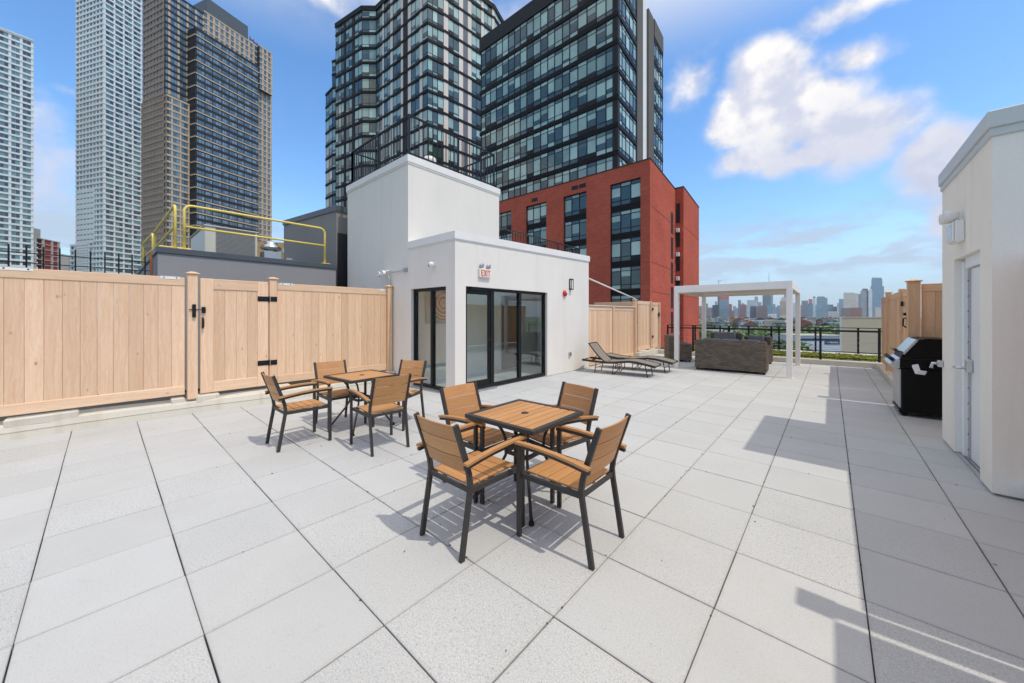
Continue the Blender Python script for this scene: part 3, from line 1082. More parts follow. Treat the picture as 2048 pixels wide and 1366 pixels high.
gt = thing('pine_gate', 'pine board gate with black hinges and latch', 'gate', (FX + .012, 1.52, .25))
L = gt.location
G0, G1, GB, GT = 1.045, 2.0, .285, 2.17
for i in range(4):
    a = G0 + .165 + i * (G1 - G0 - .33) / 4
    inst('board', board_mesh((G1 - G0 - .33) / 4 - .002, GT - GB - .3, 'y', 'pine_board'), gt, (0, a + .001 - L.y, GB + .16 - L.z))
for a, b in ((G0, G0 + .17), (G1 - .17, G1)):
    q = MB().box(-.022, .022, 0, b - a, 0, GT - GB, 0, .006).build('stile', 'pine_board', gt)
    q.location = (.004, a - L.y, GB - L.z)
for z0, z1 in ((GB + .001, GB + .175), (GT - .175, GT - .001)):
    q = MB().box(-.021, .021, 0, G1 - G0 - .34, 0, z1 - z0, 0, .006).build('rail', 'pine_rail', gt)
    q.location = (.004, G0 + .17 - L.y, z0 - L.z)
for z in (.70, 1.86):
    m = MB()
    m.box(.027, .034, 1.83 - L.y, 1.995 - L.y, z - .045 - L.z, z + .045 - L.z, 0, .003)
    m.box(.060, .068, 2.02 - L.y, 2.125 - L.y, z - .045 - L.z, z + .045 - L.z, 0, .003)
    m.tube([(.042, 2.007 - L.y, z - .055 - L.z), (.042, 2.007 - L.y, z + .055 - L.z)], .016, 10)
    for y in (1.86, 1.93, 2.05, 2.10):
        m.lathe((.036, y - L.y, z - L.z), [(.014, -.004), (.012, .006 + (.03 if y > 2 else 0)), (0, .008 + (.03 if y > 2 else 0))], 8, 0, 'x')
    m.build('hinge', 'black_metal', gt)
m = MB()
m.box(.066, .095, .94 - L.y, .985 - L.y, 1.53 - L.z, 1.74 - L.z, 0, .004)
m.box(.028, .06, 1.06 - L.y, 1.11 - L.y, 1.60 - L.z, 1.70 - L.z, 0, .004)
m.tube([(.075, .90 - L.y, 1.655 - L.z), (.06, 1.1 - L.y, 1.655 - L.z)], .006)
m.tube([(.03, 1.075 - L.y, 1.36 - L.z), (.075, 1.075 - L.y, 1.38 - L.z), (.075, 1.075 - L.y, 1.50 - L.z), (.03, 1.075 - L.y, 1.52 - L.z)], .016, 8)
m.build('latch', 'black_metal', gt)

# fence beyond the pavilion
fc = thing('fence_panel', 'pine fence panels beyond the pavilion beside the loungers', 'fence', (-5.52, 11.5, 0), group='pine fence along the terrace')
fence_panel(fc, 'y', 9.63, 11.35, -5.53, .03, 1.86, .15)
fence_panel(fc, 'y', 11.45, 13.12, -5.53, .03, 1.86, .15)
post(fc, -5.52, 11.40, 0, 1.88, .09, cap=False)
post(fc, -5.50, 13.19, 0, 2.14, .12)
MB().box(-5.57, -5.47, 9.63, 13.12, 1.862, 1.885, 0, .004).build('cap_rail', 'white_metal', fc, world=True)
fence_panel(fc, 'x', -7.2, -5.58, 13.22, .3, 2.08, .15)
fd = thing('fence_panel', 'raised pine fence panel with round black latch near the armchair', 'fence', (-5.45, 14.2, .2), group='pine fence along the terrace')
fence_panel(fd, 'y', 13.25, 14.42, -5.42, .24, 2.11, .147)
post(fd, -5.40, 14.47, .2, 2.13, .09, cap=False)
fence_panel(fd, 'y', 14.54, 15.22, -5.36, .24, 2.09, .147)
post(fd, -5.34, 15.28, .2, 2.1, .09, cap=False)
for z in (.72, 1.82):
    MB().lathe((-5.325, 14.53, z), [(.06, 0), (.055, .02), (0, .03)], 12, 0, 'x').build('hinge', 'black_metal', fd, world=True)
MB().box(-5.33, -5.29, 15.16, 15.24, 1.52, 1.68).build('latch', 'black_metal', fd, world=True)
kd = thing('fence_kerb', 'short whitewashed kerb under the far left fence panels', 'kerb', (-5.4, 14.3, 0))
MB().box(-5.75, -5.3, 13.15, 15.3, 0, .19, 0, .015).build('kerb_stone', 'curb_stucco', kd, world=True)
for y0, y1 in ((13.3, 13.9), (14.3, 14.8)):
    MB().box(-5.6, -5.31, y0, y1, .185, .235, 0, .02).build('mortar_lump', 'curb_stucco', kd, world=True)
br = MB().tube([(-5.46, 9.64, 2.68), (-5.50, 13.19, 2.19)], .022, 10).build('brace_rod', 'white_metal')
tag(br, 'white brace rod slanting from the pavilion corner down to the fence', 'rod')

# fence on the right: the run beyond the bulkhead, and the run beside the camera that throws the long shadow
fe = thing('fence_panel', 'cedar fence running away behind the grill', 'fence', (1.1, 12, .1), group='cedar fence on the right side')
CB = 'cedar_board'
mat_wood('cedar_rail', (.60, .355, .18), (.78, .52, .32), grain=(28, 1.1, 28), along=1)
mat_wood('cedar_rail_x', (.60, .355, .18), (.78, .52, .32), grain=(1.1, 28, 28), along=0)
fence_panel(fe, 'y', 9.30, 10.6, 1.10, .2, 2.06, .15, boards=CB, rails='cedar_rail')
post(fe, 1.07, 9.22, 0, 2.14, .15, CB)
fence_panel(fe, 'x', 1.16, 2.7, 9.22, .15, 2.10, .16, boards=CB, rails='cedar_rail_x')
fence_panel(fe, 'y', 10.72, 12.85, 1.10, .2, 2.06, .15, boards=CB, rails='cedar_rail')
post(fe, 1.08, 10.66, 0, 2.10, .09, CB, cap=False)
post(fe, 1.08, 12.92, 0, 2.12, .10, CB)
fence_panel(fe, 'y', 12.99, 14.9, 1.12, .2, 2.06, .15, boards=CB, rails='cedar_rail')
fence_panel(fe, 'y', 6.97, 9.1, 1.46, .1, 2.78, .155, boards=CB, rails='cedar_rail')
m = MB()
m.box(1.03, 1.075, 9.55, 9.66, 1.36, 1.62, 0, .006); m.box(.985, 1.04, 9.52, 9.68, 1.56, 1.61, 0, .01)
m.tube([(1.04, 9.6, 1.52), (.99, 9.6, 1.50), (.985, 9.6, 1.38), (1.03, 9.6, 1.34)], .012)
m.build('gate_latch', 'black_metal', fe, world=True)
MB().box(1.04, 1.075, 10.4, 10.5, 1.74, 1.84, 0, .01).build('hinge', 'black_metal', fe, world=True)
ke = thing('fence_kerb', 'stained low kerb at the foot of the cedar fence', 'kerb', (1.2, 12, 0))
MB().box(1.0, 1.6, 9.3, 15.35, 0, .17, 0, .02).build('kerb_stone', 'curb_stucco', ke, world=True)
ff = thing('fence_panel', 'cedar fence beside the camera reflected in the pavilion glass', 'fence', (1.2, 1.5, .1), group='cedar fence on the right side')
NX = 1.27
post(ff, NX, 2.66, 0, 2.46, .12, CB)
fence_panel(ff, 'y', 2.74, 5.08, NX, .2, 2.09, .155, boards=CB, rails='cedar_rail')
fence_panel(ff, 'y', -2.2, .55, NX, .2, 2.30, .155, boards=CB, rails='cedar_rail')
fence_panel(ff, 'y', .72, 2.565, NX, .2, 2.30, .155, boards=CB, rails='cedar_rail')
post(ff, NX, .635, 0, 2.36, .12, CB)
kf = thing('fence_kerb', 'kerb under the cedar fence beside the camera', 'kerb', (1.3, 1.5, 0))
MB().box(1.21, 1.6, -2.2, 5.06, 0, .14, 0, .02).build('kerb_stone', 'curb_stucco', kf, world=True)

# ------------------------------------------------------------------ bulkhead with the steel door on the right
bh = thing('door_bulkhead', 'cream stucco bulkhead with a narrow recessed white door', 'building', (1.9, 6, 0))
BX, B0, B1, BT = 1.05, 5.10, 6.955, 3.2
D0, D1, DT = 5.435, 6.37, 2.19
m = MB()
m.box(BX, BX + .25, D1, B1, .025, BT)
m.box(BX, BX + .25, D0, D1, DT, BT)
m.box(BX, BX + .25, B0, D0, .025, BT)
m.box(BX + .25, 3.3, B0, B0 + .2, .025, BT)
m.box(BX + .25, 3.3, B1 - .2, B1, .025, BT)
m.build('wall', 'bulkhead_stucco', bh, world=True)
MB().box(BX + .05, 3.25, B0 + .05, D0 - .001, -.04, .024).box(BX + .05, 3.25, D1 + .001, B1 - .05, -.04, .024).build('base', 'curb_stucco', bh, world=True)
MB().box(BX + .28, 3.2, B0 + .22, B1 - .22, 2.9, 3.0).build('roof', 'roof_membrane', bh, world=True)
m = MB().box(BX - .03, 3.3, B0 - .03, B1 + .03, 3.18, 3.33, 0, .008).box(BX - .015, 3.28, B0 - .015, B1 + .015, 3.11, 3.182, 0, .004)
m.build('coping', 'coping_blue', bh, world=True)
m = MB()
for a, b, x0, x1 in ((D1 - .10, D1 - .001, BX + .05, BX + .17), (D1 - .16, D1 - .10, BX + .08, BX + .17)):
    m.box(x0, x1, a, b, 0, DT - .03, 0, .003)
m.box(BX + .05, BX + .17, D0 + .001, D1 - .16, DT - .12, DT - .002, 0, .003)
m.box(BX + .06, BX + .17, D0 + .001, D0 + .06, 0, DT - .12, 0, .003)
m.build('door_frame', 'door_white', bh, world=True)
dr = MB().box(BX + .075, BX + .125, D0 + .065, D1 - .24, .03, DT - .13, 0, .003).build('door', 'door_white', bh, world=True)
m = MB().box(BX + .062, BX + .074, D1 - .245, D1 - .19, .03, DT - .13)
for k in range(12):
    m.lathe((BX + .061, D1 - .218, .12 + k * .165), [(.008, .001), (.006, -.005), (0, -.006)], 6, 1, 'x')
m.build('weather_strip', ['dull_steel', 'black_metal'], bh, world=True)
m = MB().box(BX + .03, BX + .075, D1 - .33, D1 - .25, .95, 1.09, 0, .008)
m.tube([(BX + .05, D1 - .29, 1.0), (BX - .03, D1 - .29, 1.0), (BX - .035, D1 - .2, 1.0)], .014)
m.build('door_handle', 'steel', dr, world=True)
m = MB()
for k in range(4):
    m.box(BX + .01 + k * .045, BX + .045 + k * .045, D0 + .01, D1 - .01, .0, .02, 0, .003)
m.build('threshold', 'dull_steel', bh, world=True)
m = MB().box(BX - .05, BX, B1 - .09, B1 - .02, .92, 1.0, 0, .01)
m.tube([(BX - .02, B1 - .05, .96), (BX - .09, B1 - .05, .96), (BX - .10, B1 - .05, .9)], .018)
hb = m.build('hose_bib', 'steel')
tag(hb, 'small steel hose tap at the far edge of the bulkhead', 'tap')
eu = thing('exit_sign', 'pale exit light unit with two lamp heads on the bulkhead', 'sign', (BX, 6.05, 2.45))
MB().box(-.07, 0, -.13, .15, -.115, .11, 0, .012).build('housing', 'white_plastic', eu)
MB().box(-.088, -.071, -.12, .14, -.105, .10, 0, .006).build('face', 'white_plastic', eu)
m = MB().box(-.091, -.0885, -.10, .12, -.08, .08).build('panel', 'pale_blue_tint', eu)  # blank face, its pale blue reflection put into the colour
for y in (-.06, .10):
    m = MB().tube([(-.04, y, .105), (-.045, y, .135)], .014)
    m.lathe((-.085, y, .175), [(0, .055), (.034, .05), (.056, .01), (.06, -.05), (.05, -.056), (0, -.045)], 16, 0, 'x')
    m.build('lamp_head', 'white_plastic', eu)

# ------------------------------------------------------------------ tables and chairs


def make_chair(label):
    t = thing('armchair', label, 'chair', group='slatted armchairs around the two tables')
    prof = [(-.285, 0), (-.262, .14), (-.235, .30), (-.218, .40), (-.212, .46), (-.222, .53), (-.245, .61), (-.29, .74), (-.335, .872)]
    for s in (-1, 1):
        x = .213 * s
        MB().sweep([(x, y, z) for y, z in prof], .024, .033).build('rear_leg', 'powder_grey', t)
        MB().box(.252 * s - .013, .252 * s + .013, .25, .284, 0, .632, 0, .003).build('front_leg', 'powder_grey', t)
        arm = MB()
        q = [(-.292, .612), (-.18, .628), (-.05, .641), (.10, .648), (.22, .648), (.292, .644)]
        arm.sweep([(.257 * s, y, z + .012) for y, z in q], .040, .017)
        arm.build('arm_rest', 'teak_slat_y', t)
        MB().sweep([(.252 * s, y, z - .012) for y, z in q[0:]], .026, .02).build('arm_rail', 'powder_grey', t)
        MB().bar((.213 * s, -.21, .425), (.232 * s, .25, .425), .024, .034).build('seat_rail', 'powder_grey', t)
        MB().box(.226 * s - .018, .226 * s + .018, -.25, -.235, .600, .620).build('arm_bolt', 'dull_steel', t)
    MB().box(-.235, .235, .244, .266, .41, .442, 0, .003).build('front_rail', 'powder_grey', t)
    MB().box(-.2, .2, -.226, -.205, .41, .442, 0, .003).build('back_rail', 'powder_grey', t)
    MB().box(-.2, .2, .01, .035, .405, .43).build('cross_bar', 'powder_grey', t)
    for i in range(5):
        y0 = -.198 + i * .0885
        MB().box(-.199 - .0 * i, .199, y0, y0 + .0805, .440, .456, 0, .003).build('seat_slat', 'teak_slat', t)
    for i in range(3):                              # back slats, bowed towards the rear
        z0 = .545 + i * .1085
        m = MB(); vs = []; n = 8
        for k in range(n + 1):
            x = -.2 + .4 * k / n
            bow = -.022 * (1 - (x / .2) ** 2)
            for z in (z0, z0 + .1025):
                y = -.222 - (z - .53) * .335 + bow
                vs += [(x, y - .007, z), (x, y + .007, z)]
        fs = []
        for k in range(n):
            o = k * 4
            fs += [(o, o + 4, o + 6, o + 2), (o + 1, o + 3, o + 7, o + 5), (o + 2, o + 6, o + 7, o + 3), (o, o + 1, o + 5, o + 4)]
        fs += [(0, 2, 3, 1), (n * 4, n * 4 + 1, n * 4 + 3, n * 4 + 2)]
        m.add(vs, fs)
        m.build('back_slat', 'teak_slat', t)
    return t


chair_list = [  # label, x, y, turn (0 faces +Y)
    ('front table armchair nearest the camera with its back to us on the left', -1.9625, 1.785, 0),
    ('front table armchair on the right seen from behind its curved back', -1.385, 2.20, R(90)),
    ('front table armchair on the left facing the camera across the pavers', -2.43, 2.33, R(-90)),
    ('front table armchair on the far side with shaded brown back slats', -1.925, 2.785, R(180 - 12)),
    ('back table armchair nearest the gate seen from behind', -4.935, 1.605, 0),
    ('back table armchair with its back slats against the pine fence', -5.30, 2.25, R(-90)),
    ('back table armchair seen from behind nearest the front table', -4.06, 2.21, R(90 - 6)),
    ('back table armchair turned askew beside the pavilion window', -4.665, 2.84, R(180 + 22))]
proto = make_chair(chair_list[0][0])
for i, (lab, x, y, a) in enumerate(chair_list):
    c = proto if i == 0 else copy_tree(proto)
    c['label'] = lab
    c.location = (x, y, .002)
    c.rotation_euler = (0, 0, a)


def make_table(label):
    t = thing('cafe_table', label, 'table', group='square slatted tables')
    h, w = .365, .042
    for a, b, c, d in ((-h, h, -h, -h + w), (-h, h, h - w, h), (-h, -h + w, -h + w, h - w), (h - w, h, -h + w, h - w)):
        MB().box(a, b, c, d, .688, .722, 0, .003).build('edge_frame', 'powder_grey', t)
    n = 8
    sw = 2 * (h - w) / n
    for i in range(n):
        x = -h + w + i * sw
        MB().box(x + .0048, x + sw - .0048, -h + w + .003, h - w - .003, .706, .718, 0, .002).build('top_slat', 'teak_slat_y', t)
    MB().lathe((0, 0, .704), [(0, .0155), (.017, .0155), (.018, .0185), (.030, .019), (.034, .014)], 20).build('parasol_ring', 'powder_grey', t)
    MB().box(-.31, .31, -.03, .03, .692, .704).box(-.03, .03, -.31, -.031, .692, .704).box(-.03, .03, .031, .31, .692, .704).build('under_brace', 'powder_grey', t)
    for sx in (-1, 1):
        for sy in (-1, 1):
            p = []
            for u in range(9):                        # quarter bow from the rim in to the waist
                a = u / 8 * math.pi / 2
                r = .115 + .165 * (1 - math.sin(a))
                p.append((r * sx, r * sy, .69 - .24 * (1 - math.cos(a))))
            p += [(.112 * sx, .112 * sy, .40), (.118 * sx, .118 * sy, .36), (.15 * sx, .15 * sy, .28), (.30 * sx, .30 * sy, .012)]
            MB().tube(p, .0125, 8).build('leg', 'powder_grey', t)
            MB().lathe((.302 * sx, .302 * sy, 0), [(.0, 0), (.022, 0), (.022, .02), (.014, .035)], 10).build('foot', 'black_metal', t)
    m = MB()
    for a in (-.12, .12):
        m.bar((a, -.12, .395), (a, .12, .395), .022, .03)
        m.bar((-.109, a, .395), (.109, a, .395), .022, .028)
    m.build('waist_frame', 'powder_grey', t)
    return t


tb = make_table('slatted square table in the foreground with a parasol hole')
tb.location = (-1.975, 2.405, .002); tb.rotation_euler = (0, 0, R(1))
tc = copy_tree(tb)
tc['label'] = 'slatted square table farther back near the pine fence'
tc.location = (-4.955, 2.415, .002); tc.rotation_euler = (0, 0, R(4))

# ------------------------------------------------------------------ sun loungers


def make_lounger(label):
    """local +x runs from head to foot"""
    t = thing('sun_lounger', label, 'sun lounger', group='sun loungers by the fence')
    rail = [(-.98, .335), (-.6, .315), (-.3, .305), (-.1, .315), (.1, .345), (.3, .368), (.5, .358), (.75, .315), (.95, .275)]
    for s in (-1, 1):
        MB().sweep([(x, .30 * s, z) for x, z in rail], .028, .058, (0, 1, 0)).build('side_rail', 'powder_grey', t)
        for x, dx in ((-.58, -.06), (.70, .05)):
            MB().tube([(x, .29 * s, .31), (x + dx, .25 * s, .0)], .012).build('leg', 'powder_grey', t)
        MB().tube([(-.1, .29 * s, .31), (-.14, .27 * s, .01), (-.10, .27 * s, .012), (.02, .27 * s, .15), (.0, .29 * s, .32)], .011).build('middle_leg', 'powder_grey', t)
    MB().tube([(-.98, -.3, .335), (-.98, .3, .335)], .014).tube([(.95, -.3, .275), (.95, .3, .275)], .014).tube([(-.75, -.3, .32), (-.75, .3, .32)], .012).build('end_bar', 'powder_grey', t)
    MB().tube([(-.61, -.26, .14), (-.61, .26, .14)], .008).tube([(.73, -.262, .14), (.73, .262, .14)], .008).build('stretcher', 'powder_grey', t)
    def sling(pts, w):
        m = MB(); vs = []
        for x, z in pts:
            for k in range(5):
                y = -w + 2 * w * k / 4
                vs.append((x, y, z - .012 * (1 - (y / w) ** 2)))
        n = len(pts)
        vs2 = [(x, y, z - .008) for x, y, z in vs]
        fs = [(i * 5 + k, i * 5 + k + 1, i * 5 + k + 6, i * 5 + k + 5) for i in range(n - 1) for k in range(4)]
        m.add(vs, fs, 0, True); m.add(vs2, fs, 0, True)
        return m
    sling([(x, z + .018) for x, z in [(-.34, .31), (-.1, .318), (.1, .345), (.3, .368), (.5, .358), (.75, .315), (.93, .28)]], .287).build('seat_sling', 'sling_fabric', t)
    b = [(-.36, .335), (-.50, .45), (-.64, .60), (-.80, .80)]
    sling(b, .28).build('back_sling', 'sling_fabric', t)
    for s in (-1, 1):
        MB().sweep([(x, .285 * s, z - .004) for x, z in b], .024, .03, (0, 1, 0)).build('back_rail', 'powder_grey', t)
    MB().tube([(-.80, -.285, .795), (-.80, .285, .795)], .013).build('head_bar', 'powder_grey', t)
    MB().tube([(-.56, -.2, .50), (-.74, -.2, .33)], .009).tube([(-.56, .2, .50), (-.74, .2, .33)], .009).tube([(-.74, -.21, .33), (-.74, .21, .33)], .009).build('back_prop', 'black_metal', t)
    return t


lg = make_lounger('taupe sling sun lounger with its back raised, nearer the camera')
lg.location = (-4.22, 9.20, .002); lg.rotation_euler = (0, 0, R(7))
l2 = copy_tree(lg)
l2['label'] = 'taupe sling sun lounger with its back let down, behind the raised one'
l2.location = (-4.12, 10.24, .002); l2.rotation_euler = (0, 0, R(5))
fold = Matrix.Rotation(R(-41), 3, 'Y')                # its back is let down flat
piv = Vector((-.36, 0, .335))
for ch in l2.children:
    if ch.name.split('.')[0] in ('back_sling', 'back_rail', 'head_bar', 'back_prop'):
        ch.rotation_euler = fold.to_euler()
        ch.location = piv - fold @ piv

# ------------------------------------------------------------------ wicker seating under the pergola


def weave(mb, o, u, v, n, W, H, sw=.05, sl=.11):
    """over-and-under strands on the rectangle o + u*[0..W] + v*[0..H], outward n"""
    o, u, v, n = Vector(o), Vector(u), Vector(v), Vector(n)
    rows = max(1, int(H / sw))
    rh = H / rows
    for r in range(rows):
        cols = max(1, int(W / sl))
        cw = W / cols
        off = (r % 2) * cw / 2
        x = -off
        while x < W - .001:
            a, b = max(x, 0), min(x + cw, W)
            if b - a > .012:
                m_ = (a + b) / 2
                z0, z1 = r * rh + rh * .12, (r + 1) * rh - rh * .12
                q = [o + u * a + v * z0, o + u * a + v * z1, o + u * m_ + v * z1 + n * .016, o + u * m_ + v * z0 + n * .016, o + u * b + v * z1, o + u * b + v * z0]
                mb.add(q, [(0, 3, 2, 1), (3, 5, 4, 2)])
            x += cw
    return mb


def wicker_box(name, parent, x0, x1, y0, y1, z0, z1):
    p = MB().box(x0 + .004, x1 - .004, y0 + .004, y1 - .004, z0 + .004, z1 - .004).build(name, 'brown_wicker', parent)
    m = MB()
    X, Y, Z = Vector((1, 0, 0)), Vector((0, 1, 0)), Vector((0, 0, 1))
    weave(m, (x0, y0, z0), X, Z, -Y, x1 - x0, z1 - z0)
    weave(m, (x0, y1, z0), X, Z, Y, x1 - x0, z1 - z0)
    weave(m, (x0, y0, z0), Y, Z, -X, y1 - y0, z1 - z0)
    weave(m, (x1, y0, z0), Y, Z, X, y1 - y0, z1 - z0)
    weave(m, (x0, y0, z1), X, Y, Z, x1 - x0, y1 - y0)
    s = m.build('weave', 'brown_wicker', p, 'stuff')
    return p


def cushion(name, parent, x0, x1, y0, y1, z0, z1, c=.035):
    m = MB().box(x0, x1, y0, y1, z0, z1, 0, c)
    o = m.build(name, 'cushion_grey', parent)
    for p in o.data.polygons:
        p.use_smooth = True
    return o


def wicker_seat(name, label, cat, w, loc, rz, d=.72, h=.86, back=.16, places=1):
    """open side faces local +y, back along local y = -d/2"""
    t = thing(name, label, cat, loc, rz, 'wicker seating under the pergola')
    wicker_box('back', t, -w / 2, w / 2, -d / 2, -d / 2 + back, .06, h)
    for s in (-1, 1):
        x0, x1 = (-w / 2, -w / 2 + .15) if s < 0 else (w / 2 - .15, w / 2)
        wicker_box('arm', t, x0, x1, -d / 2 + back, d / 2, .06, .60)
        for y in (-d / 2 + .06, d / 2 - .06):
            MB().box(s * (w / 2 - .05) - .025, s * (w / 2 - .05) + .025, y - .025, y + .025, 0, .07).build('leg', 'black_metal', t)
    wicker_box('seat_base', t, -w / 2 + .15, w / 2 - .15, -d / 2 + back, d / 2, .08, .30)
    cw = (w - .30) / places
    for i in range(places):
        x = -w / 2 + .15 + i * cw
        cushion('seat_cushion', t, x + .006, x + cw - .006, -d / 2 + back, d / 2 + .01, .305, .44)
        cushion('back_cushion', t, x + .01, x + cw - .01, -d / 2 + back, -d / 2 + back + .16, .44, h + .04)
    return t


wicker_seat('wicker_sofa', 'brown wicker sofa with its back to the camera', 'sofa', 1.69, (-2.115, 11.74, .002), R(3), places=3)
wicker_seat('wicker_armchair', 'brown wicker armchair with grey cushions left of the sofa', 'armchair', .80, (-3.98, 13.2, .002), R(-62))
wicker_seat('wicker_armchair', 'brown wicker armchair facing the sofa from the far side', 'armchair', .95, (-2.72, 14.05, .002), R(180), h=.95)
ct = thing('fire_table', 'dark low table with a slatted top in front of the sofa', 'table', (-2.05, 13.0, .002), R(2), 'wicker seating under the pergola')
wicker_box('base', ct, -.45, .45, -.28, .28, 0, .50)
MB().box(-.62, .62, -.40, .40, .52, .58, 0, .01).build('top', 'black_metal', ct)
wicker_seat('wicker_armchair', 'brown wicker armchair right of the dark low table', 'armchair', .78, (-1.86, 14.05, .002), R(165))

# ------------------------------------------------------------------ pergola
pg = thing('pergola', 'white aluminium pergola with a flat louvred roof', 'pergola', (-2.1, 12.85, 0))
PX0, PX1, PY0, PY1, PT = -3.43, -.765, 11.30, 14.36, 2.43
for x in (PX0, PX1):
    for y in (PY0, PY1):
        p = MB().box(x - .06, x + .06, y - .06, y + .06, .012, PT - .2, 0, .006).build('post', 'white_metal', pg, world=True)
        MB().box(x - .085, x + .085, y - .085, y + .085, 0, .012).build('base_plate', 'white_metal', p, world=True)
for a, b, c, d in ((PX0 - .06, PX1 + .06, PY0 - .06, PY0 + .04), (PX0 - .06, PX1 + .06, PY1 - .04, PY1 + .06), (PX0 - .06, PX0 + .04, PY0 + .04, PY1 - .04), (PX1 - .04, PX1 + .06, PY0 + .04, PY1 - .04)):
    MB().box(a, b, c, d, PT - .2, PT, 0, .005).build('beam', 'white_metal', pg, world=True)
for i in range(22):
    y = PY0 + .05 + i * (PY1 - PY0 - .1) / 22
    MB().box(PX0 + .04, PX1 - .04, y, y + .125, PT - .11, PT - .085, 0, .004).build('louvre', 'white_metal', pg, world=True)
m = MB().box(PX0 + .061, PX0 + .075, PY0 - .02, PY0 + .02, .98, 1.1)
m.build('crank_socket', 'white_plastic', pg, world=True)

# ------------------------------------------------------------------ grill
gl = thing('gas_grill', 'black gas grill with a silver hood front beside the bulkhead', 'grill', (1.15, 8.6, 0))
x0, x1, y0, y1 = .83, 1.36, 8.22, 9.02
L = gl.location
cab = MB().box(x0, x1, y0, y1, .09, .74, 0, .008).build('cabinet', 'grill_black', gl, world=True)
MB().box(x0 - .025, x0 - .002, y0 + .02, y1 - .02, .12, .72, 0, .004).build('cabinet_door', 'dull_steel', gl, world=True)
MB().box(x0 - .03, x1 + .01, y0 - .012, y1 + .012, .05, .09, 0, .006).build('base_rail', 'grill_black', gl, world=True)
for x in (x0 + .03, x1 - .05):
    for y in (y0 + .05, y1 - .05):
        MB().lathe((x, y, .04), [(0, -.018), (.04, -.018), (.04, .018), (0, .018)], 14, 0, 'y').build('castor', 'black_metal', gl, world=True)
fb = MB().box(x0 - .02, x1, y0 - .01, y1 + .01, .74, .90, 0, .01).build('firebox', 'grill_black', gl, world=True)
hood_prof = [(x0 - .01, .905), (x0 + .01, .97), (x0 + .16, 1.185), (x0 + .26, 1.21), (x1 - .03, 1.20), (x1, 1.14), (x1, .905)]
m = MB(); n = len(hood_prof)
vs = [(x, y0 + .0, z) for x, z in hood_prof] + [(x, y1, z) for x, z in hood_prof]
m.add(vs, [tuple(range(n)), tuple(range(n, 2 * n))[::-1]] + [(i, (i + 1) % n, n + (i + 1) % n, n + i) for i in range(n)])
hood = m.build('hood', 'grill_black', gl, world=True)
m = MB().add([(x0 + .005, y0 - .004, .968), (x0 + .005, y1 + .004, .968), (x0 + .152, y1 + .004, 1.193), (x0 + .152, y0 - .004, 1.193),
              (x0 + .03, y0 - .004, .955), (x0 + .03, y1 + .004, .955), (x0 + .175, y1 + .004, 1.18), (x0 + .175, y0 - .004, 1.18)],
             [(0, 1, 2, 3), (4, 5, 6, 7), (0, 1, 5, 4), (1, 2, 6, 5), (2, 3, 7, 6), (3, 0, 4, 7)])
m.build('hood_front', 'steel', hood, world=True)
MB().tube([(x0 - .05, y0 + .1, 1.0), (x0 - .05, y1 - .1, 1.0)], .014).tube([(x0 - .05, y0 + .1, 1.0), (x0 + .02, y0 + .1, .985)], .01).tube([(x0 - .05, y1 - .1, 1.0), (x0 + .02, y1 - .1, .985)], .01).build('hood_handle', 'black_metal', hood, world=True)
m = MB().add([(x0 - .02, y0, .90), (x0 - .02, y1, .90), (x0 - .13, y1, .80), (x0 - .13, y0, .80), (x0 - .02, y0, .74), (x0 - .02, y1, .74), (x0 - .10, y1, .74), (x0 - .10, y0, .74)],
             [(0, 1, 2, 3), (4, 5, 6, 7), (0, 1, 5, 4), (1, 2, 6, 5), (2, 3, 7, 6), (3, 0, 4, 7)])
m.build('control_panel', 'steel', gl, world=True)
for k in range(4):
    y = y0 + .12 + k * .18
    MB().tube([(x0 - .08, y, .855), (x0 - .13, y, .90)], .026, 12).build('knob', 'black_metal', gl, world=True)
m = MB().add([(.93, 8.212, .80), (1.0, 8.20, .82), (1.02, 8.19, .73), (1.09, 8.205, .72), (1.07, 8.208, .66), (.97, 8.2, .67)], [(0, 1, 2), (0, 2, 5), (2, 4, 5), (2, 3, 4)])
m.add([(.93, 8.214, .801), (1.0, 8.202, .821), (1.02, 8.192, .731), (1.09, 8.207, .721), (1.07, 8.21, .661), (.97, 8.202, .671)], [(2, 1, 0), (5, 2, 0), (5, 4, 2), (4, 3, 2)])
tag(m.build('paper_tag', 'paper'), 'crumpled white paper tag hanging on the side of the grill', 'tag')

# ------------------------------------------------------------------ far edge of the terrace
kf2 = thing('edge_kerb', 'cream kerb along the far edge of the terrace', 'kerb', (-2, 15.3, 0))
MB().box(-5.3, 1.15, 15.06, 15.38, 0, .155, 0, .012).build('kerb_stone', 'far_curb_stucco', kf2, world=True)
sb = MB().box(-5.3, 3.0, 15.39, 18.3, -.04, .10).build('green_roof', 'mortar_bed')
sb['kind'] = 'structure'
m = MB()
for k in range(5200):
    x, y = random.uniform(-5.2, 2.9), random.uniform(15.42, 18.25)
    r = random.uniform(.02, .05); h = .11 + random.uniform(.01, .05)
    a = random.uniform(0, 6.28)
    dx, dy = r * math.cos(a), r * math.sin(a)
    m.add([(x - dx, y - dy, .098), (x + dx, y + dy, .098), (x + dx * .7, y + dy * .7, h), (x - dx * .6, y - dy * .6, h + .01)], [(0, 1, 2, 3)])
sd = m.build('sedum', 'sedum')
tag(sd, 'yellow green sedum carpet beyond the far kerb', 'plants')
sd['kind'] = 'stuff'
ek = MB().box(-5.3, 3.0, 18.3, 18.9, -.04, .12, 0, .01).build('parapet', 'far_curb_stucco')
ek['kind'] = 'structure'


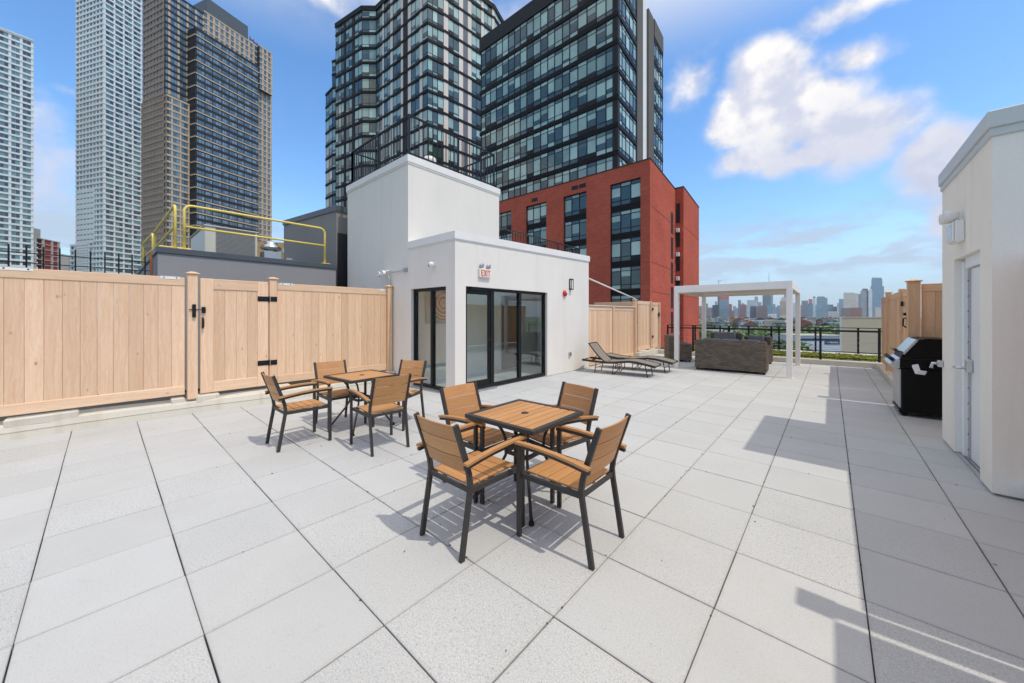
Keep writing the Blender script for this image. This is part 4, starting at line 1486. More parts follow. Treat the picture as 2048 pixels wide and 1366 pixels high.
def bar_rail(o, xs, y, z, h):
    for x in xs:
        MB().box(x - .03, x + .03, y - .03, y + .03, z, z + h, 0, .003).build('post', 'black_metal', o, world=True)
    a, b = min(xs), max(xs)
    for dz, t in ((h, .018), (h - .10, .035), (.09, .022)):
        MB().box(a, b, y - .022, y + .022, z + dz - t, z + dz + t * .2, 0, .002).build('rail', 'black_metal', o, world=True)
    mids = [(p + q) / 2 for p, q in zip(xs, xs[1:])]
    for dz in (.25, .41, .57, .73):
        MB().tube([(a, y, z + dz), (b, y, z + dz)], .003, 5).build('cable', 'dull_steel', o, world=True)
    return mids


n1 = thing('edge_railing', 'black cable railing on the far kerb of the terrace', 'railing', (-2, 15.2, .15))
bar_rail(n1, [-4.95, -4.0, -2.78, -1.52, -.24, 1.08], 15.16, .155, 1.03)
n2 = thing('edge_railing', 'black cable railing at the roof edge behind the sedum', 'railing', (-2, 18.5, .22))
bar_rail(n2, [-4.8, -3.76, -2.66, -1.6, -.44, .77, 2.2], 18.55, .1, 1.0)

# ------------------------------------------------------------------ neighbouring roof behind the left fence
lb = thing('roof_house', 'low grey stucco roof block with a dark metal coping behind the gate', 'building', (-12, 2.5, 0))
MB().box(-17.4, -10.12, .72, 4.2, 0, 2.84).build('wall', 'grey_stucco', lb, world=True)
MB().box(-17.4, -10.09, .69, 4.22, 2.825, 2.945, 0, .006).build('coping', 'coping_dark', lb, world=True)
MB().tube([(-10.3, .64, 1.8), (-10.3, .64, 2.82)], .02).build('down_pipe', 'rust', lb, world=True)
gb = thing('roof_house', 'taller taupe roof block with a dark coping left of the stair bulkhead', 'building', (-12.5, 5.6, 0))
gp = [(-15.0, 4.37), (-10.5, 4.37), (-10.5, 7.6), (-15.0, 7.6)]
MB().prism(gp, 0, [4.90, 4.56, 4.56, 4.90]).build('wall', 'taupe_stucco', gb, world=True)
gp2 = [(-15.04, 4.34), (-10.47, 4.34), (-10.47, 7.63), (-15.04, 7.63)]
m = MB(); vs = [(*p, z) for p, z in zip(gp2, (4.86, 4.52, 4.52, 4.86))] + [(*p, z) for p, z in zip(gp2, (5.03, 4.68, 4.68, 5.03))]
m.add(vs, [(3, 2, 1, 0), (4, 5, 6, 7), (0, 1, 5, 4), (1, 2, 6, 5), (2, 3, 7, 6), (3, 0, 4, 7)])
m.build('coping', 'coping_dark', gb, world=True)
MB().box(-10.498, -10.44, 4.40, 7.5, 0, 3.9).build('dark_sheet', 'dark_panel', gb, world=True)  # dark sheet over the lower part of this face


def loop_rail(o, pts, z, h, r=.021, name='rail_loop'):
    """hoop of bent pipe between two feet with a middle bar"""
    (ax, ay), (bx_, by) = pts
    a, b = Vector((ax, ay, z)), Vector((bx_, by, z))
    d = (b - a).normalized()
    c = .13
    p = [a, a + UP * (h - c)]
    for k in range(1, 6):
        t = k / 6 * math.pi / 2
        p.append(a + UP * (h - c + c * math.sin(t)) + d * (c - c * math.cos(t)))
    p.append(a + UP * h + d * c); p.append(b + UP * h - d * c)
    for k in range(1, 6):
        t = k / 6 * math.pi / 2
        p.append(b + UP * (h - c + c * math.cos(t)) - d * (c - c * math.sin(t)))
    p += [b + UP * (h - c), b]
    MB().tube(p, r, 10).build(name, 'yellow_paint', o, world=True)
    MB().tube([a + UP * h * .52, b + UP * h * .52], r * .9, 8).build('mid_rail', 'yellow_paint', o, world=True)
    for q in (a, b):
        MB().box(q.x - .10, q.x + .10, q.y - .10, q.y + .10, z, z + .02).build('foot_plate', 'yellow_paint', o, world=True)


yr = thing('safety_rail', 'yellow pipe safety rail on the low grey roof', 'railing', (-11, 2.5, 2.945))
loop_rail(yr, [(-10.22, 1.13), (-10.22, 3.95)], 2.945, .95, .026)
loop_rail(yr, [(-10.34, 1.0), (-14.2, .95)], 2.945, .95, .026)
loop_rail(yr, [(-14.45, .93), (-16.9, .86)], 2.945, .95, .026)
loop_rail(yr, [(-16.9, 1.1), (-16.9, 3.6)], 2.945, .95, .026)
hv = thing('condenser', 'beige rooftop condenser unit behind the yellow rail', 'air conditioner', (-11.8, 2.2, 2.945))
X0, X1, Y0, Y1, ZB, ZT = -13.4, -11.2, 1.60, 2.66, 2.86, 3.735
MB().box(X0, X1 - .012, Y0 + .012, Y1 - .012, ZB, ZT - .03).build('casing', 'hvac_side', hv, world=True)
MB().box(X1 - .15, X1, Y0, Y0 + .21, ZB, ZT - .03, 0, .015).build('corner_panel', 'hvac_beige', hv, world=True)
MB().box(X1 - .1, X1, Y1 - .05, Y1, ZB, ZT - .03, 0, .01).build('corner_panel', 'hvac_beige', hv, world=True)
MB().box(X0 - .02, X1 + .02, Y0 - .02, Y1 + .02, ZT - .03, ZT, 0, .008).build('lid', 'hvac_beige', hv, world=True)
for k in range(27):
    z = ZB + .03 + k * .03
    MB().box(X1 - .01, X1 - .004, Y0 + .215, Y1 - .055, z, z + .018).build('coil_fin', 'hvac_fin', hv, world=True)
for y in (Y0 + .09, Y0 + .15):
    MB().lathe((X1, y - .0, ZB + .19 + (y - Y0) * .2), [(.02, -.002), (.02, .004), (0, .004)], 12, 0, 'x').build('port', 'black_metal', hv, world=True)
mv = thing('roof_fan', 'shiny mushroom exhaust fan on the low grey roof', 'vent', (-11.2, 2.96, 2.945))
MB().box(-.2, .2, -.2, .2, -.06, .30, 0, .01).build('curb_box', 'dull_steel', mv)
MB().lathe((0, 0, .30), [(.13, 0), (.14, .05), (.22, .07), (.245, .10), (.235, .14), (.20, .17), (.155, .19), (.15, .22), (.13, .26), (.08, .29), (0, .30)], 28).build('hood', 'steel', mv)
MB().box(.05, .3, .28, .42, -.06, .16).build('side_box', 'dull_steel', mv)

nr = thing('roof_railing', 'thin black railing above the left end of the pine fence', 'railing', (-11, 0, 2.0))
for k in range(12):
    y = -1.5 + k * .19
    x = -11.0 + .0 * k
    MB().box(x - .011, x + .011, y - .011, y + .011, 2.0, 2.84).build('post', 'black_metal', nr, world=True)
for z in (2.70, 2.52, 2.36):
    MB().box(-11.016, -10.984, -1.6, .68, z - .007, z + .007).build('rail', 'black_metal', nr, world=True)

# ------------------------------------------------------------------ tall neighbours


def plan(x, d):
    """ground-plan point seen in photo column x at depth d"""
    p = at(x, HOR, d)
    return Vector((p.x, p.y))


def hit(A, d, x):
    """where the plan line A + s*d crosses photo column x"""
    r = ray(x, HOR)
    det = d[0] * -r.y + r.x * d[1]
    s = (-A[0] * -r.y + -r.x * A[1] * 1.0) / det if abs(det) > 1e-9 else 0
    return Vector((A[0] + s * d[0], A[1] + s * d[1]))


def depth(p):
    return p[0] * FW.x + p[1] * FW.y


def zat(p, y):
    return EYE + (HOR - y) / F * depth(p)


WIN = {}


def win_mesh(kind, w, h, glass, frame='black_frame', bar=.055):
    """window unit, local x along the wall, y inward, z up; kinds: w1 w2 w3 (panes), suffix l louvre, t top light, s sill light, p plain"""
    k = (kind, round(w, 2), round(h, 2), glass, frame, bar)
    if k in WIN:
        return WIN[k]
    n = int(kind[1])
    m = MB()
    m.box(0, w, -.03, .07, 0, bar); m.box(0, w, -.03, .07, h - bar, h)
    m.box(0, bar, -.03, .07, bar, h - bar); m.box(w - bar, w, -.03, .07, bar, h - bar)
    pw = w / n
    for i in range(1, n):
        m.box(i * pw - bar / 2, i * pw + bar / 2, -.025, .07, bar, h - bar)
    zs = [bar]
    if 's' in kind:
        zs.append(h * .22)
    if 't' in kind:
        zs.append(h * .82)
    zs.append(h - bar)
    for z in zs[1:-1]:
        m.box(bar, w - bar, -.022, .07, z - bar * .35, z + bar * .35)
    for i in range(n):
        lo = bar
        if 'l' in kind and i == (0 if 'L' in kind else n - 1):
            m.box(i * pw + bar * .5, (i + 1) * pw - bar * .5, -.05, .06, bar, h * .23)
            lo = h * .23
        for a, b in zip(zs, zs[1:]):
            a2 = max(a, lo)
            if b - a2 < .05:
                continue
            m.add([(i * pw + .01, .02, a2), ((i + 1) * pw - .01, .02, a2), ((i + 1) * pw - .01, .02, b), (i * pw + .01, .02, b)], [(0, 1, 2, 3)], 1)
    WIN[k] = m.mesh('window', [frame, glass])
    return WIN[k]


def facade(o, A, B, floors, pat, glass='tower_glass', band=.55, band_mat='spandrel_black', proud=.14, wname='window', frame='black_frame', bar=.055, stuff=False, base_in=.16, band_skip=1):
    """one flat facet from plan point A to B (left to right from outside): core wall, floor bands, panels, window units"""
    A, B = Vector(A), Vector(B)
    d = B - A
    Ln = d.length
    d /= Ln
    n = Vector((d.y, -d.x))
    rz = math.atan2(d.y, d.x)
    off = Vector(o.location)
    z0, z1 = floors[0], floors[-1]

    def slab(mb, s0, s1, q0, q1, za, zb, mi=0):
        p = [A + d * s0 - n * q0 * -1, A + d * s1 + n * q0, A + d * s1 + n * q1, A + d * s0 + n * q1]
        p[0] = A + d * s0 + n * q0
        mb.prism([(v.x, v.y) for v in p], za, zb, mi)
    slab(c := MB(), .0, Ln, -.6, -base_in, z0, z1)
    c.build('core_wall', 'core_dark', o, world=True)
    for k, z in enumerate(floors):
        if k % band_skip == 0 and band > 0:
            slab(c := MB(), -.02, Ln + .02, -base_in, proud, z - (band if k else 0) * .5, z + band * .5)
            c.build('spandrel', band_mat, o, world=True)
    tot = sum(w for _, w in pat)
    s = 0
    joined = MB()
    for kind, w in pat:
        w = w / tot * Ln
        if kind in PANELS:
            slab(c := MB(), s, s + w, -base_in, proud * .35, z0, z1)
            c.build('panel', PANELS[kind], o, world=True)
        elif kind != '-':
            for za, zb in zip(floors, floors[1:]):
                h = zb - za - band
                me = win_mesh(kind, w, h, glass, frame, bar)
                p = A + d * s
                if stuff:
                    cs, sn = math.cos(rz), math.sin(rz)
                    joined.add([(p.x + v.co.x * cs - v.co.y * sn, p.y + v.co.x * sn + v.co.y * cs, za + band * .5 + v.co.z) for v in me.vertices], [tuple(f.vertices) for f in me.polygons])
                    joined.mi[-len(me.polygons):] = [f.material_index for f in me.polygons]
                else:
                    inst(wname, me, o, (p.x - off.x, p.y - off.y, za + band * .5 - off.z), rz)
        s += w
    if joined.v:
        joined.build(wname, [frame, glass], o, 'stuff', world=True)
    return n


PANELS = {'b': 'beige_panel', 'd': 'tower_dark_panel', 'g': 'tower_grey_panel', 'k': 'tower_concrete', 'W': 'white_strip', 'S': 'stone_beige', 'R': 'red_brick', 'G': 'white_grid', 'N': 'stone_brown'}

# --- dark glass tower on the brick base
gt2 = thing('glass_tower', 'dark banded glass tower rising above the red brick block', 'building', (-28, 45, GZ))
TC = Vector((-17.73, 37.8))
TL = Vector((-39.85, 37.8))
fl = [13.55 + 3.085 * k for k in range(10)]
fl[-1] = 41.6
cols = [-39.41, -38.52, -37.49, -36.3, -35.08, -33.96, -32.81, -31.78, -30.64, -29.52, -28.32, -27.19, -26.12, -24.96, -23.91, -22.77, -21.54, -20.34, -19.12, -17.95]
pat = [('-', .3)]
lv = {1: 'l', 2: 'l', 8: 'l', 15: 'l', 16: 'l'}
for i, (a, b) in enumerate(zip(cols, cols[1:])):
    pat.append(('w1' + ('t' if 'l' in lv.get(i, '') else 'st') + lv.get(i, ''), b - a))
pat.append(('d', .22))
facade(gt2, TL, TC, fl, pat, band=.50, proud=.10)
sd_ = Vector((-.06, 1)).normalized()
P1 = hit(TC, sd_, 1273)
facade(gt2, TC, P1, fl, [('d', .2), ('w1st', 1.2), ('w1st', 1.2), ('w1st', 1.3), ('w1stl', 1.2), ('w1st', 1.1), ('d', .15)], band=.50, proud=.10)
MB().prism([(TL.x, TL.y - .14), (TC.x + .14, TC.y - .14), (P1.x + .14, P1.y), (TL.x, P1.y)], 41.35, 43.4).build('parapet', 'tower_dark_panel', gt2, world=True)
P2 = hit(TC, sd_, 1284.5)
P3 = hit(TC, sd_, 1293)
c = MB().prism([tuple(P1 + Vector((.10, 0))), tuple(P2 + Vector((.10, 0))), tuple(P2 - Vector((8, 0))), tuple(P1 - Vector((8, 0)))], GZ, 43.3)
c.build('pier', 'tower_concrete', gt2, world=True)
c = MB().prism([tuple(P2 + Vector((.02, .01))), tuple(P3 + Vector((.02, 0))), tuple(P3 - Vector((8, 0))), tuple(P2 - Vector((8, -.01)))], GZ, 46)
c.build('pier', 'white_strip', gt2, world=True)
Q0 = P3 + Vector((.0, .02))
Q1 = hit(Q0, Vector((1, 0)), 1297.5)
Q2 = hit(Q1, sd_, 1308)
Q3 = hit(Q1, sd_, 1325.5)
zt = zat(Q1, 16)
c = MB().prism([tuple(Q0), tuple(Q1), tuple(Q2), tuple(Q2 - Vector((8, 0))), tuple(Q0 - Vector((4, 0)))], GZ, zt)
c.build('pier', 'tower_concrete', gt2, world=True)
fq = [zt - 2.6 - 3.085 * k for k in range(12)][::-1]
facade(gt2, Q2, Q3, fq, [('w1st', 1.1), ('w1stl', 1.2), ('w1st', 1.2), ('w1st', 1.2), ('d', .2)], band=.50, proud=.06)
MB().prism([tuple(Q2 - Vector((6, 0))), tuple(Q2 + Vector((.1, 0))), tuple(Q3 + Vector((.1, 0))), tuple(Q3 - Vector((6, 0)))], zt - 2.4, zt).build('parapet', 'tower_concrete', gt2, world=True)
MB().prism([(TL.x + 1, 39), (TC.x - 1, 39), (TC.x - 1, 52), (TL.x + 1, 52)], GZ, 41).build('core', 'core_dark', gt2, world=True)

# --- red brick block
rb = thing('brick_block', 'red brick apartment block with tall black framed windows', 'building', (-26, 40, GZ))
BC = Vector((-13.5, 36.1)); BL = Vector((-46, 36.1)); BTOP = 17.2
bays = [(-40.2, -36.9), (-35.0, -31.98), (-29.49, -26.25), (-23.74, -20.66), (-17.79, -14.46)]
rows = [15.63 - 2.975 * k for k in range(0, 6)] + [-2.3]
c = MB()
edges = [BL.x] + [v for b in bays for v in b] + [BC.x]
for a, b in zip(edges[0::2], edges[1::2]):
    c.box(a, b, BC.y, BC.y + .5, GZ, BTOP)
for a, b in bays:
    c.box(a, b, BC.y, BC.y + .5, rows[0], BTOP)
    c.box(a, b, BC.y + .02, BC.y + .5, GZ, rows[-1])
c.build('wall', 'red_brick', rb, world=True)
for a, b in bays:
    for k, (zt_, zb_) in enumerate(zip(rows, rows[1:])):
        me = win_mesh('w3stl' if (k + int(a)) % 2 else 'w3st', b - a - .02, zt_ - zb_ - .55, 'brick_glass', bar=.09)
        # window seated in a deep reveal, dark spandrel below it
        inst('window', me, rb, (a + .01 + 26, BC.y + .22 - 40, zb_ + .55 - GZ), 0)
        MB().box(a + .01, b - .01, BC.y + .20, BC.y + .4, zb_ + .01, zb_ + .54).build('spandrel', 'spandrel_black', rb, world=True)
for a in (-16.0, -14.9, -27.0, -20.9, -22.3):
    pass
for a, b, z in ((-22.6, -21.75, 16.35), (-21.6, -20.75, 16.35), (-28.5, -27.6, 16.2)):
    MB().box(a, b, BC.y - .03, BC.y + .05, z - .22, z + .22).build('louvre', 'black_metal', rb, world=True)
MB().box(BL.x, BC.x + .05, BC.y - .05, BC.y + .5, BTOP, BTOP + .10).build('coping', 'brick_cap', rb, world=True)
sdir = Vector((-.086, 1.0)).normalized()
W1 = hit(BC, sdir, 1351)
c = MB().prism([tuple(BC + Vector((0, .5))), tuple(W1), tuple(W1 - Vector((10, 0))), (BC.x - 10, BC.y + .5)], GZ, BTOP)
c.build('side_wall', 'red_brick', rb, world=True)
MB().prism([tuple(BC + Vector((.05, .5))), tuple(W1 + Vector((.05, 0))), tuple(W1 - Vector((.4, 0))), (BC.x - .4, BC.y + .5)], BTOP, BTOP + .1).build('coping', 'brick_cap', rb, world=True)
for z in (12.6, 7.0, 4.0):
    p = [BC + Vector((.0, .52)), W1]
    MB().bar((p[0].x, p[0].y, z), (p[1].x, p[1].y, z), .03, .05).build('joint', 'brick_joint', rb, world=True)
# dark slot of windows in the side wall
S0 = hit(BC, sdir, 1341.5); S1 = hit(BC, sdir, 1346)
for k in range(7):
    z = 13.9 - k * 2.975
    MB().prism([tuple(S0 + Vector((.02, 0))), tuple(S1 + Vector((.02, 0))), tuple(S1 - Vector((.2, 0))), tuple(S0 - Vector((.2, 0)))], z - 2.55, z).build('slot_window', 'tower_dark_panel', rb, world=True)
# second wing
V0 = hit(W1, Vector((1, 0)), 1367); V1 = hit(V0, sdir, 1398)
zv = zat(V0, 374)
c = MB().prism([tuple(V0), tuple(V1), tuple(V1 - Vector((9, 0))), tuple(V0 - Vector((9, 0)))], GZ, zv)
c.build('wing', 'red_brick', rb, world=True)
MB().prism([tuple(V0 + Vector((.05, -.05))), tuple(V1 + Vector((.05, 0))), tuple(V1 - Vector((9, 0))), tuple(V0 - Vector((9, .05)))], zv, zv + .12).build('coping', 'brick_cap', rb, world=True)
for z in (12.6, 4.0):
    MB().bar((V0.x, V0.y, z), (V1.x, V1.y, z), .03, .05).build('joint', 'brick_joint', rb, world=True)
T0 = hit(W1, Vector((1, 0)), 1352.5); T1 = hit(W1, Vector((1, 0)), 1360)
for k in range(7):
    z = zat(V0, 405) - k * 2.975
    MB().box(T0.x, T1.x, V0.y - .06, V0.y + .2, z - 2.4, z).build('slot_window', 'tower_dark_panel', rb, world=True)
    if 0 < k < 5:
        MB().box(T0.x + .05, T1.x - .02, V0.y - .38, V0.y - .05, z - .62, z - .12, 0, .02).build('window_unit', 'white_plastic', rb, world=True)

# --- tall curved tower with beige panels
rt_ = thing('banded_tower', 'tall stepped tower with black floor bands and beige panels', 'building', (-65, 45, GZ))
H1 = 3.10
fr_ = [58.1 - H1 * k for k in range(12, 0, -1)] + [58.1, 61.2, 64.3, 66.4]
M_ = (-55.09, 39.14); R1 = (-54.36, 42.59); R2 = (-53.2, 54.6); R3 = (-54.6, 59.0); I_ = (-72.06, 38.2); L1 = (-74.27, 36.21); L2 = (-83.28, 34.53); L3 = (-84.0, 41)
tw = dict(band=.46, proud=.16)
facade(rt_, I_, M_, fr_, [('w2s', 1.0), ('b', .25), ('w2s', .95), ('b', .35), ('w2sl', 1.15), ('b', .3), ('d', .65), ('b', .4), ('w2s', 1.1), ('b', .35), ('w1s', .6)], glass='tower_glass_blue', **tw)
facade(rt_, M_, R1, fr_, [('w1s', 1), ('w1s', 1), ('w1sl', 1.2), ('b', .35)], **tw)
facade(rt_, R1, R2, fr_, [('b', .5), ('w2slL', 1.9), ('b', .75), ('g', .9), ('b', .7), ('w2sl', 1.9), ('b', .55), ('w2s', 1.7), ('b', .5)], **tw)
facade(rt_, R2, R3, fr_, [('w2s', 2), ('b', .4)], **tw)
facade(rt_, L1, I_, fr_, [('w2s', 1)], **tw)
facade(rt_, L2, L1, fr_, [('w3sl', 1.35), ('d', .3), ('w2s', 1.0), ('d', .4), ('w2sl', 1.1)], glass='tower_glass_blue', **tw)
L4 = plan(664.5, 84.0); L5 = plan(651.8, 86.5)
lf = [f - .6 for f in fr_[:-2]]
facade(rt_, tuple(L4), (L2[0] + .2, L2[1] + 2.0), [f for f in lf], [('w2s', 1), ('w1sl', .6)], glass='tower_glass_blue', **tw)
facade(rt_, tuple(L5), tuple(L4), lf[:-2], [('w2s', 1)], glass='tower_glass_blue', **tw)
poly = [M_, R1, R2, R3, (-62, 66), (-84, 60), L3, L2, L1, I_]
MB().prism([(x * 1.0 + (.25 if x > -56 else 0), y - (.25 if y < 45 else 0)) for x, y in poly], 66.0, 67.0).build('parapet', 'spandrel_black', rt_, world=True)
inner = [(-56, 40.2), (-55.4, 43), (-54.4, 54.4), (-62, 64), (-83, 58), (-82.5, 36), (-75, 37.6), (-72, 39.2)]
MB().prism(inner, GZ, 65.9).build('core', 'core_dark', rt_, world=True)
for k in range(9):
    t_ = k / 8
    x, y = R1[0] + (R2[0] - R1[0]) * t_, R1[1] + (R2[1] - R1[1]) * t_
    MB().box(x - .55, x - .45, y - .03, y + .03, 66.9, 68.2).build('rail_post', 'dull_steel', rt_, world=True)
p = MB().prism([(R1[0] - .52, R1[1]), (R1[0] - .48, R1[1]), (R2[0] - .48, R2[1]), (R2[0] - .52, R2[1])], 67.2, 68.1)
p.build('glass_guard', 'pale_blue_tint', rt_, world=True)

# --- stone and glass tower (left centre)
sg = thing('stone_tower', 'brown stone and blue glass tower with a dark rooftop box', 'building', (0, 0, GZ))
d1 = Vector((FW.x + RT.x * .399, FW.y + RT.y * .399)).normalized()
d2 = Vector((FW.x - RT.x * 2.504, FW.y - RT.y * 2.504)).normalized()
S_ = plan(391, 173)
base = plan(400, 190)
sg.location = (base.x, base.y, GZ)
Sb = hit(S_, d1, 517)
Sa = hit(S_, d2, 375)
zsl = zat(S_, 56)
fls = [zsl - 3.05 * k for k in range(38)][::-1]
nb = 8
facade(sg, S_, Sb, fls, [('w3p', 1), ('d', .07), ('w3p', .8), ('d', .07)] * 4, glass='slab_glass', band=1.15, band_mat='tower_dark_panel', proud=.12, frame='black_frame', bar=.10)
c = MB()
for k, z in enumerate(fls):
    if k % 2 == 0:
        for a, b in ((S_, Sb), (Sa, S_)):
            dd = (b - a).normalized(); nn = Vector((dd.y, -dd.x))
            c.prism([tuple(a + nn * .13), tuple(b + nn * .13), tuple(b + nn * .3), tuple(a + nn * .3)], z - .28, z + .28)
c.build('stone_band', 'stone_beige', sg, 'stuff', world=True)
facade(sg, Sa, S_, fls, [('w2p', 1)], glass='stone_glass', band=1.15, band_mat='tower_dark_panel', proud=.12, bar=.1, stuff=True)
ML = hit(Sa, d1, 328); MRt = hit(Sa, d1, 543.5); Mm = hit(Sa, d1, 411)
zm = zat(hit(Sa, d1, 417), 28)
fm = [zm - 3.05 * k for k in range(44)][::-1]
fml = [f - 1.6 for f in fm]
facade(sg, ML, hit(Sa, d1, 408), fml, [('w1p', .45), ('S', .28), ('w2p', .8), ('S', .28), ('w2p', .8), ('S', .28), ('w2p', .8), ('S', .28), ('w2p', .7), ('S', .2)], glass='slab_glass', band=.9, band_mat='tower_dark_panel', proud=.2, bar=.1, stuff=True)
facade(sg, hit(Sa, d1, 408), MRt, fm, [('w1p', .5), ('S', .42)] * 14, glass='slab_glass', band=.7, band_mat='stone_beige', proud=.2, bar=.1, stuff=True)
Mb = hit(ML, d2, 286)
facade(sg, Mb, ML, fml, [('N', .55), ('w1p', .5), ('N', .6), ('w1p', .5), ('N', .6), ('w1p', .5), ('N', .6), ('w1p', .5), ('N', .6), ('w1p', .5), ('N', .6), ('w1p', .5), ('N', .55)], glass='stone_glass', band=1.3, band_mat='stone_brown', proud=.25, bar=.08, stuff=True)
# stone step in front of the main body, lower left
n1_ = Vector((d1.y, -d1.x))
A_ = hit(ML + n1_ * 2.0, d1, 334); B_ = hit(A_, d1, 379)
zs_ = zat(A_, 190)
fs_ = [zs_ - 3.05 * k for k in range(28)][::-1]
facade(sg, A_, B_, fs_, [('w1p', .5), ('S', .25), ('w2p', .85), ('S', .25), ('w2p', .85), ('S', .25)], glass='slab_glass', band=.9, band_mat='stone_beige', proud=.2, bar=.1, stuff=True)
A2 = hit(A_, d2, 283)
facade(sg, A2, A_, fs_, [('N', .55), ('w1p', .5)] * 7 + [('N', .5)], glass='stone_glass', band=1.3, band_mat='stone_brown', proud=.25, bar=.08, stuff=True)
MB().prism([tuple(ML - n1_ * .5 + d1), tuple(MRt - n1_ * .5), tuple(MRt - n1_ * (Mb - ML).length), tuple(Mb + d1)], GZ, zm - 2).build('core', 'core_dark', sg, world=True)
MB().prism([tuple(S_ - n1_ * .3), tuple(Sb - n1_ * .3), tuple(Sb - n1_ * 8), tuple(S_ - n1_ * 8)], GZ, zsl - .1).build('core', 'core_dark', sg, world=True)
pc = hit(Sa - n1_ * 7, d1, 415); pd = hit(pc, d1, 496); pb = hit(pc, d2, 391)
zp = zat(pd, 53)
pe = pd - n1_ * 14
MB().prism([tuple(pc), tuple(pd), tuple(pe), tuple(pb - n1_ * 4), tuple(pb)], zm - 3, zp).build('rooftop_box', 'coping_dark', sg, world=True)
rp = hit(Sa, d1, 522)
hs = thing('hoist_scaffold', 'rusty scaffold on the roof corner of the stone tower', 'scaffold', (rp.x, rp.y, zm - 8))
for k in range(6):
    q = hit(Sa - n1_ * 4, d1, 500 + k * 7.2)
    MB().bar((q.x, q.y, zm - 6), (q.x, q.y, zat(q, 72 + k * 6.5)), .35).build('pole', 'rust', hs, world=True)
for y in (84, 92):
    q0 = hit(Sa - n1_ * 4, d1, 499); q1 = hit(Sa - n1_ * 4, d1, 537)
    MB().bar((q0.x, q0.y, zat(q0, y - 8)), (q1.x, q1.y, zat(q1, y + 26)), .5).build('deck', 'rust', hs, world=True)
# overhanging right end
ov = hit(Sa + n1_ * 2.2, d1, 519); ow = hit(ov, d1, 544.5)
zo = zat(ov, 183)
fo = [zm - 3.05 * k for k in range(40) if zm - 3.05 * k > zo - 1][::-1]
facade(sg, ov, ow, fo, [('w1p', .5), ('S', .42)] * 3, glass='slab_glass', band=.7, band_mat='stone_beige', proud=.2, bar=.1, stuff=True)
MB().prism([tuple(ov - n1_ * .4), tuple(ow - n1_ * .4), tuple(ow - n1_ * 10), tuple(ov - n1_ * 10)], fo[0], fo[-1] - .3).build('core', 'core_dark', sg, world=True)

# --- white gridded tower
wt = thing('white_tower', 'slender white gridded tower stepping out at its foot', 'building', (0, 0, GZ))
e1 = Vector((FW.x + RT.x * .292, FW.y + RT.y * .292)).normalized()
e2 = Vector((FW.x - RT.x * 3.42, FW.y - RT.y * 3.42)).normalized()
Wc = plan(207.8, 218)
wt.location = (Wc.x, Wc.y, GZ)
ne1 = Vector((e1.y, -e1.x))


def white_block(o, C, xl, xr, ztop, zbot, nl, nr, stuff_r, h=3.2):
    n_ = int((ztop - zbot) / h) + 1
    fz = [ztop - h * k for k in range(n_)][::-1]
    Rr = hit(C, e1, xr); Ll = hit(C, e2, xl)
    facade(o, C, Rr, fz, [('G', .22)] + [('w2p', 1.0), ('G', .22)] * nr, glass='white_tower_glass', band=1.0, band_mat='white_grid', proud=.3, frame='dull_steel', bar=.06, stuff=stuff_r, base_in=.1)
    facade(o, Ll, C, fz, [('G', .35)] + [('w1p', .8), ('G', .4)] * nl, glass='white_tower_glass', band=1.2, band_mat='white_grid', proud=.3, frame='dull_steel', bar=.05, stuff=True, base_in=.1)
    MB().prism([tuple(C - ne1 * .4), tuple(Rr - ne1 * .4), tuple(Rr - ne1 * 16), tuple(Ll - ne1 * .0 + e1 * 6), tuple(Ll + e1 * .5)], zbot - 4, ztop - .2).build('core', 'white_grid', o, world=True)


white_block(wt, Wc, 152, 284, zat(Wc, -60), zat(Wc, 555), 8, 4, False)
C2 = Wc + e2 * -6.0 + ne1 * 2.5
C2 = hit(C2, e2, 189.5)
white_block(wt, C2, 153, 262, zat(C2, 381), zat(C2, 492), 5, 5, False)
C3 = hit(C2 + ne1 * 2.5, e2, 178)
white_block(wt, C3, 141, 268, zat(C3, 488), zat(C3, 560), 5, 5, True)

# --- white tower at the left edge
we = thing('white_tower', 'white gridded tower cut by the left edge of the picture', 'building', (0, 0, GZ))
h1 = Vector((FW.x + RT.x * .62, FW.y + RT.y * .62)).normalized()
E1 = plan(67, 200); E0 = hit(E1, h1, -30)
we.location = (E1.x, E1.y, GZ)
ze = zat(E1, 84)
fe_ = [ze - 3.2 * k for k in range(44)][::-1]
facade(we, E0, E1, fe_, [('G', .25)] + [('w2p', 1.0), ('G', .3)] * 4, glass='white_tower_glass', band=1.0, band_mat='white_grid', proud=.3, frame='dull_steel', bar=.06, base_in=.1)
hn = Vector((h1.y, -h1.x))
MB().prism([tuple(E0 - hn * .4), tuple(E1 - hn * .4), tuple(E1 - hn * 20), tuple(E0 - hn * 20)], GZ, ze - .2).build('core', 'white_grid', we, world=True)
MB().prism([tuple(E0 + hn * .3), tuple(E1 + hn * .3), tuple(E1 - hn * 1), tuple(E0 - hn * 1)], ze - .6, ze + 1.0).build('parapet', 'white_grid', we, world=True)

